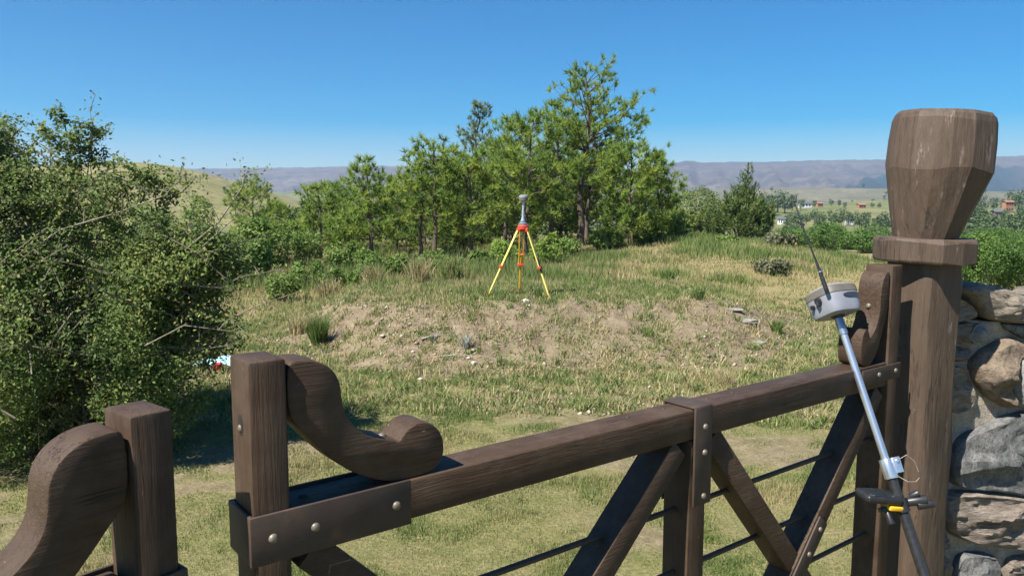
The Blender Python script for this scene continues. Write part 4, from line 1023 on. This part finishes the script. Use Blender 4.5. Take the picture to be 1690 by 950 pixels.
        for f in (1.0, 1.0001, .985, .95, .90, .83, .74, .64, .53, .41, .28, .15):
            pts = c + (O2 - c) * min(f, 1.0)
            if f == 1.0: yy = np.full(m, depth)
            elif f > 1: yy = np.full(m, .05)
            else:
                hh = np.min([b0 + (pts - c) @ sl0 for b0, sl0 in planes], 0)
                edge = .004 + (1 - f) * rad * 2.0
                hh = np.minimum(np.maximum(hh, bulge * .5), edge)
                rough = (fbm(pts[:, 0] * 14, pts[:, 1] * (34 if mi == 4 else 14), 5, 300 + q) - .5)
                step = np.floor(fbm(pts[:, 0] * 5 + 3, pts[:, 1] * (26 if mi == 4 else 15), 3, 330 + q) * 8) / 8 - .5
                yy = -(hh + (rough * .035 + step * (.045 if mi in (0, 4) else .022)) * min(1, (1 - f) * 6))
                yy = np.minimum(yy, .012)
            rr.append([Vector((pts[i, 0], yy[i], pts[i, 1])) for i in range(m)])
        MB().rings(rr).build('stone', ST[mi], e, ang=32)
    return e
make_wall()

# ------------------------------------------------------------------ survey pole, receivers, controller
STEEL = simple('bare_aluminium', (.62, .66, .70), .28, .85, 30, .06); BLACK = simple('black_plastic', (.018, .018, .020), .42, 0, 50, .3); CARBON = simple('black_tube', (.022, .021, .021), .36, 0, 80, .4)
GREYP = simple('grey_plastic', (.225, .235, .27), .45, 0, 30, .05); TAUPE = simple('taupe_plastic', (.125, .112, .095), .5, 0, 30, .08); PALEP = simple('pale_plastic', (.25, .245, .225), .5, 0, 30, .06)
YEL = simple('yellow_plastic', (.75, .42, .02), .5, 0, 30, .1)
def axis_frame(o, d, spin=0.0):
    o.rotation_mode = 'QUATERNION'; o.rotation_quaternion = Vector((0, 0, 1)).rotation_difference(d) @ Euler((0, 0, spin)).to_quaternion()
def make_receiver(e, antenna=True):
    """GNSS head: local z along the pole, origin at its seat"""
    def rnd(r, z, n=40, k=4.0, cut=True):
        out = []
        for i in range(n):
            a = 2 * math.pi * i / n; c, q = math.cos(a), math.sin(a)
            rr = r / ((abs(c) ** k + abs(q) ** k) ** (1 / k)) * .93
            out.append(Vector((c * rr, q * rr, z)))
        return out
    MB().rings([rnd(.078, .010), rnd(.088, .014), rnd(.0945, .030), rnd(.0985, .080)]).build('housing', GREYP, e, ang=40)
    MB().tube([(0, 0, 0), (0, 0, .006), (0, 0, .019)], [.021, .030, .034], 20).build('seat', BLACK, e, ang=40)
    MB().rings([rnd(.0985, .0805), rnd(.1005, .083), rnd(.0985, .106), rnd(.091, .111)]).build('rim', TAUPE, e, ang=40)
    MB().rings([rnd(.0905, .1112), rnd(.074, .119, k=3), rnd(.048, .125, k=2.5), rnd(.02, .128, k=2)]).build('dome', PALEP, e, ang=50)
    pts = [(.045 * math.cos(a), .0095 * math.sin(a) * (1 if math.sin(a) > 0 else .9)) for a in np.linspace(0, 2 * math.pi, 24, endpoint=False)]
    MB().prism(pts, -.0935, -.0905, lambda p, d: (p[0] + .018, d + .0 - .001, p[1] + .066)).build('badge', simple('dark_badge', (.035, .04, .05), .25), e)
    pt = MB(); pt.tube([(-.094, -.012, .068), (-.108, -.012, .066)], [.016, .013], 12); pt.tube([(-.100, -.012, .068), (-.104, -.012, .05)], [.010, .009], 8); pt.tube([(-.090, .03, .055), (-.104, .03, .054)], .009, 10)
    pt.build('port_plug', BLACK, e)
def make_rover():
    C0 = Vector(cam.location); f = FPX
    M = atpx(1419, 630, 2.705); T = atpx(1384, 525, 2.80)
    d = (T - M).normalized(); base = M - d * ((M.z - .12) / d.z)
    L = (T - base).length
    e = empty('survey_pole', base, 0, 'silver and black survey pole leaning against the gate rail beside the gatepost', 'survey pole')
    axis_frame(e, d)
    cl = L - (T - M).length - .300
    MB().tube([(0, 0, cl), (0, 0, L - .06)], .0125, 16).build('upper_tube', STEEL, e)
    up = MB().tube([(0, 0, L - .0605), (0, 0, L)], .0155, 16).build('top_sleeve', simple('dark_steel', (.30, .33, .38), .35, .8), e)
    MB().tube([(0, 0, .10), (0, 0, cl - .001)], .0165, 16).build('lower_tube', CARBON, e)
    MB().tube([(0, 0, 0), (0, 0, .03), (0, 0, .099)], [.002, .012, .014], 12).build('tip', STEEL, e)
    c = MB(); c.tube([(0, 0, cl - .035), (0, 0, cl + .030)], .0225, 20); c.box((.026, -.006, cl + .005), (.026, .030, .052)); c.tube([(.028, -.026, cl + .018), (.028, .018, cl + .018)], .006, 8)
    c.build('clamp', STEEL, e, bevel=.001)
    w = MB(); w.tube([(.036, -.01, cl + .02), (.065, -.02, cl + .03), (.088, -.01, cl + .005), (.094, 0, cl - .03)], .0009, 5); w.tube([(.02, -.01, cl - .033), (.04, -.02, cl - .055), (.07, -.01, cl - .06), (.09, 0, cl - .05)], .0009, 5); w.build('wire', simple('pale_wire', (.38, .31, .27), .5), e)
    bz = cl - .125
    b = MB(); b.tube([(0, 0, bz - .022), (0, 0, bz + .022)], .024, 16); b.box((-.045, -.004, bz), (.06, .03, .016)); b.tube([(-.055, -.01, bz - .008), (-.055, -.014, bz - .050)], [.008, .012], 10)
    b.tube([(.018, -.016, bz + .008), (.075, -.03, bz + .004)], [.015, .017], 12); b.tube([(.03, -.02, bz + .022), (.056, -.034, bz + .03)], [.011, .012], 10)
    b.tube([(.045, -.02, bz - .008), (.095, -.03, bz - .012)], [.016, .013], 12)
    b.build('bracket', BLACK, e, bevel=.0015)
    # receiver screwed on the pole, whip antenna on it
    r = empty('gnss_receiver', T, 0, 'grey boxy satellite receiver with a whip antenna on top of the leaning pole', 'receiver', 'satellite receivers of the survey')
    axis_frame(r, d, R(24)); r.scale = (.81, .81, .98); make_receiver(r)
    # whip: from the back of the lid
    tipw = atpx(1311, 333, 3.02); footw = r.matrix_world
    bpy.context.view_layer.update()
    inv = r.matrix_world.inverted()
    p0 = inv @ atpx(1363.5, 477, 2.74); p1 = inv @ atpx(1347.5, 432, 2.77); p2 = inv @ atpx(1330, 388, 2.80); p3 = inv @ atpx(1311, 333, 2.86)
    an = MB(); an.tube([p0, p0.lerp(p1, .4), p0.lerp(p1, .41), p0.lerp(p1, .7), p0.lerp(p1, .72), p1], [.0095, .0095, .0085, .0085, .0065, .0055], 12); an.tube([p1, p2, p3], [.0042, .0036, .0026], 8); an.dome(p3, (p3 - p2), .0045, .008)
    an.build('antenna', BLACK, r)
    MB().tube([p0.lerp(p1, .62), p0.lerp(p1, .66)], .0098, 12).build('antenna_ring', STEEL, r)
    # handheld controller held in the bracket, edge-on to the camera
    mw = Matrix.Translation(base) @ e.rotation_quaternion.to_matrix().to_4x4()
    k = mw @ Vector((-.062, -.01, bz + .030))
    h = empty('field_controller', k, R(12), 'black handheld controller with a yellow edge clipped to the leaning pole', 'controller')
    h.rotation_euler = (R(4), R(9), R(12))
    bd = MB().box((-.012, 0, .012), (.135, .078, .026)); bd.build('body', BLACK, h, bevel=.010, seg=3)
    MB().box((-.015, 0, .0258), (.075, .065, .002)).build('screen', simple('dark_screen', (.02, .025, .03), .12), h)
    MB().box((.035, -.005, -.012), (.05, .07, .016)).build('yellow_base', YEL, h, bevel=.004)
def atpx(px, py, Y):
    p = PITCH; x = (px - 845) / FPX; v = (475 - py) / FPX
    ry = math.cos(p) + v * math.sin(p); rz = -math.sin(p) + v * math.cos(p); k = Y / ry
    return Vector((x * k, Y, EYE + rz * k))
make_rover()

def make_tripod():
    x, y, k = .175, 12.75, .86
    zg = float(H(np.array([x]), np.array([y]))[0])
    e = empty('survey_tripod', (x, y, zg), 0, 'yellow survey tripod with red joints standing on the mound', 'tripod')
    e.scale = (k, k, k)
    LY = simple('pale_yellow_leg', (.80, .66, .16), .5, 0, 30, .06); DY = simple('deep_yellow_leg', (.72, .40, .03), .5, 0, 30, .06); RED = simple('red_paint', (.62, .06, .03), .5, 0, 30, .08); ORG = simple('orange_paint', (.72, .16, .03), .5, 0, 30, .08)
    MB().tube([(0, 0, 1.25), (0, 0, 1.265), (0, 0, 1.325), (0, 0, 1.34)], [.07, .095, .10, .085], 18).build('head', RED, e, ang=40)
    for fx, fy in ((-.66, -.10), (-.06, .55), (.50, -.16)):
        X, Y = x + fx * k, y + fy * k; gz = (float(H(np.array([X]), np.array([Y]))[0]) - zg) / k
        foot = Vector((fx, fy, gz)); dirh = Vector((fx, fy, 0)).normalized(); top = dirh * .085 + Vector((0, 0, 1.275))
        side = dirh.cross(Vector((0, 0, 1))).normalized(); mid = top.lerp(foot, .56)
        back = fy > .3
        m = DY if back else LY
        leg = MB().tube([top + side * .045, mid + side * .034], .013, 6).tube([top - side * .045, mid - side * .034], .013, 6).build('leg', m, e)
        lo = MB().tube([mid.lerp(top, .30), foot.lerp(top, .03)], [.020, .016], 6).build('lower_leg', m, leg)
        MB().box(mid, (.12, .06, .055), Matrix(((side.x, dirh.x, 0), (side.y, dirh.y, 0), (0, 0, 1)))).build('joint', RED, leg, bevel=.006)
        MB().box(top + Vector((0, 0, -.02)), (.12, .05, .07), Matrix(((side.x, dirh.x, 0), (side.y, dirh.y, 0), (0, 0, 1)))).build('top_hinge', RED, leg, bevel=.006)
        MB().tube([foot + Vector((0, 0, -.03)), foot + Vector((0, 0, .01)), foot.lerp(top, .05)], [.004, .028, .022], 8).build('foot', ORG, leg)
        if back: MB().box(mid.lerp(top, .3), (.09, .03, .04)).build('spreader', ORG, leg)
        if fx > .3: MB().box(mid.lerp(top, .1) + Vector((.02, -.03, -.02)), (.035, .03, .30), Euler((0, -.25, 0)).to_matrix()).build('carry_strap', BLACK, leg, bevel=.004)
    r = empty('gnss_receiver', (x, y, zg + 1.34 * k), 0, 'small grey satellite receiver on a short pole on top of the yellow tripod', 'receiver', 'satellite receivers of the survey')
    r.scale = (k, k, k)
    MB().tube([(0, 0, 0), (0, 0, .03), (0, 0, .05), (0, 0, .085)], [.085, .085, .06, .055], 16).build('tribrach', simple('grey_green_metal', (.16, .19, .19), .45, .3), r, ang=40)
    MB().tube([(0, 0, .085), (0, 0, .15), (.01, 0, .44)], [.04, .022, .020], 12).build('pole', simple('grey_pole', (.42, .47, .52), .4, .5), r, ang=40)
    MB().tube([(.01, 0, .44), (.01, 0, .455), (.01, 0, .51)], [.05, .082, .086], 20).build('housing', TAUPE, r, ang=40)
    MB().tube([(.01, 0, .5105), (.01, 0, .545), (.01, 0, .563)], [.088, .085, .055], 20).build('dome', GREYP, r, ang=40)
make_tripod()

# ------------------------------------------------------------------ haze
hz = MB().box((0, 0, 148), (11600, 11600, 370)).build('haze', [], smooth=False)
hm = bpy.data.materials.new('haze_air'); hm.use_nodes = True; t = hm.node_tree
t.nodes.remove(t.nodes['Principled BSDF'])
pv = N(t, 'ShaderNodeVolumePrincipled', Density=.00017, Anisotropy=.2); pv.inputs['Color'].default_value = (.55, .73, 1.0, 1)
t.links.new(pv.outputs[0], t.nodes['Material Output'].inputs['Volume'])
hz.data.materials.append(hm); tag(hz, 'thin blue haze filling the valley air', 'haze', kind='stuff')
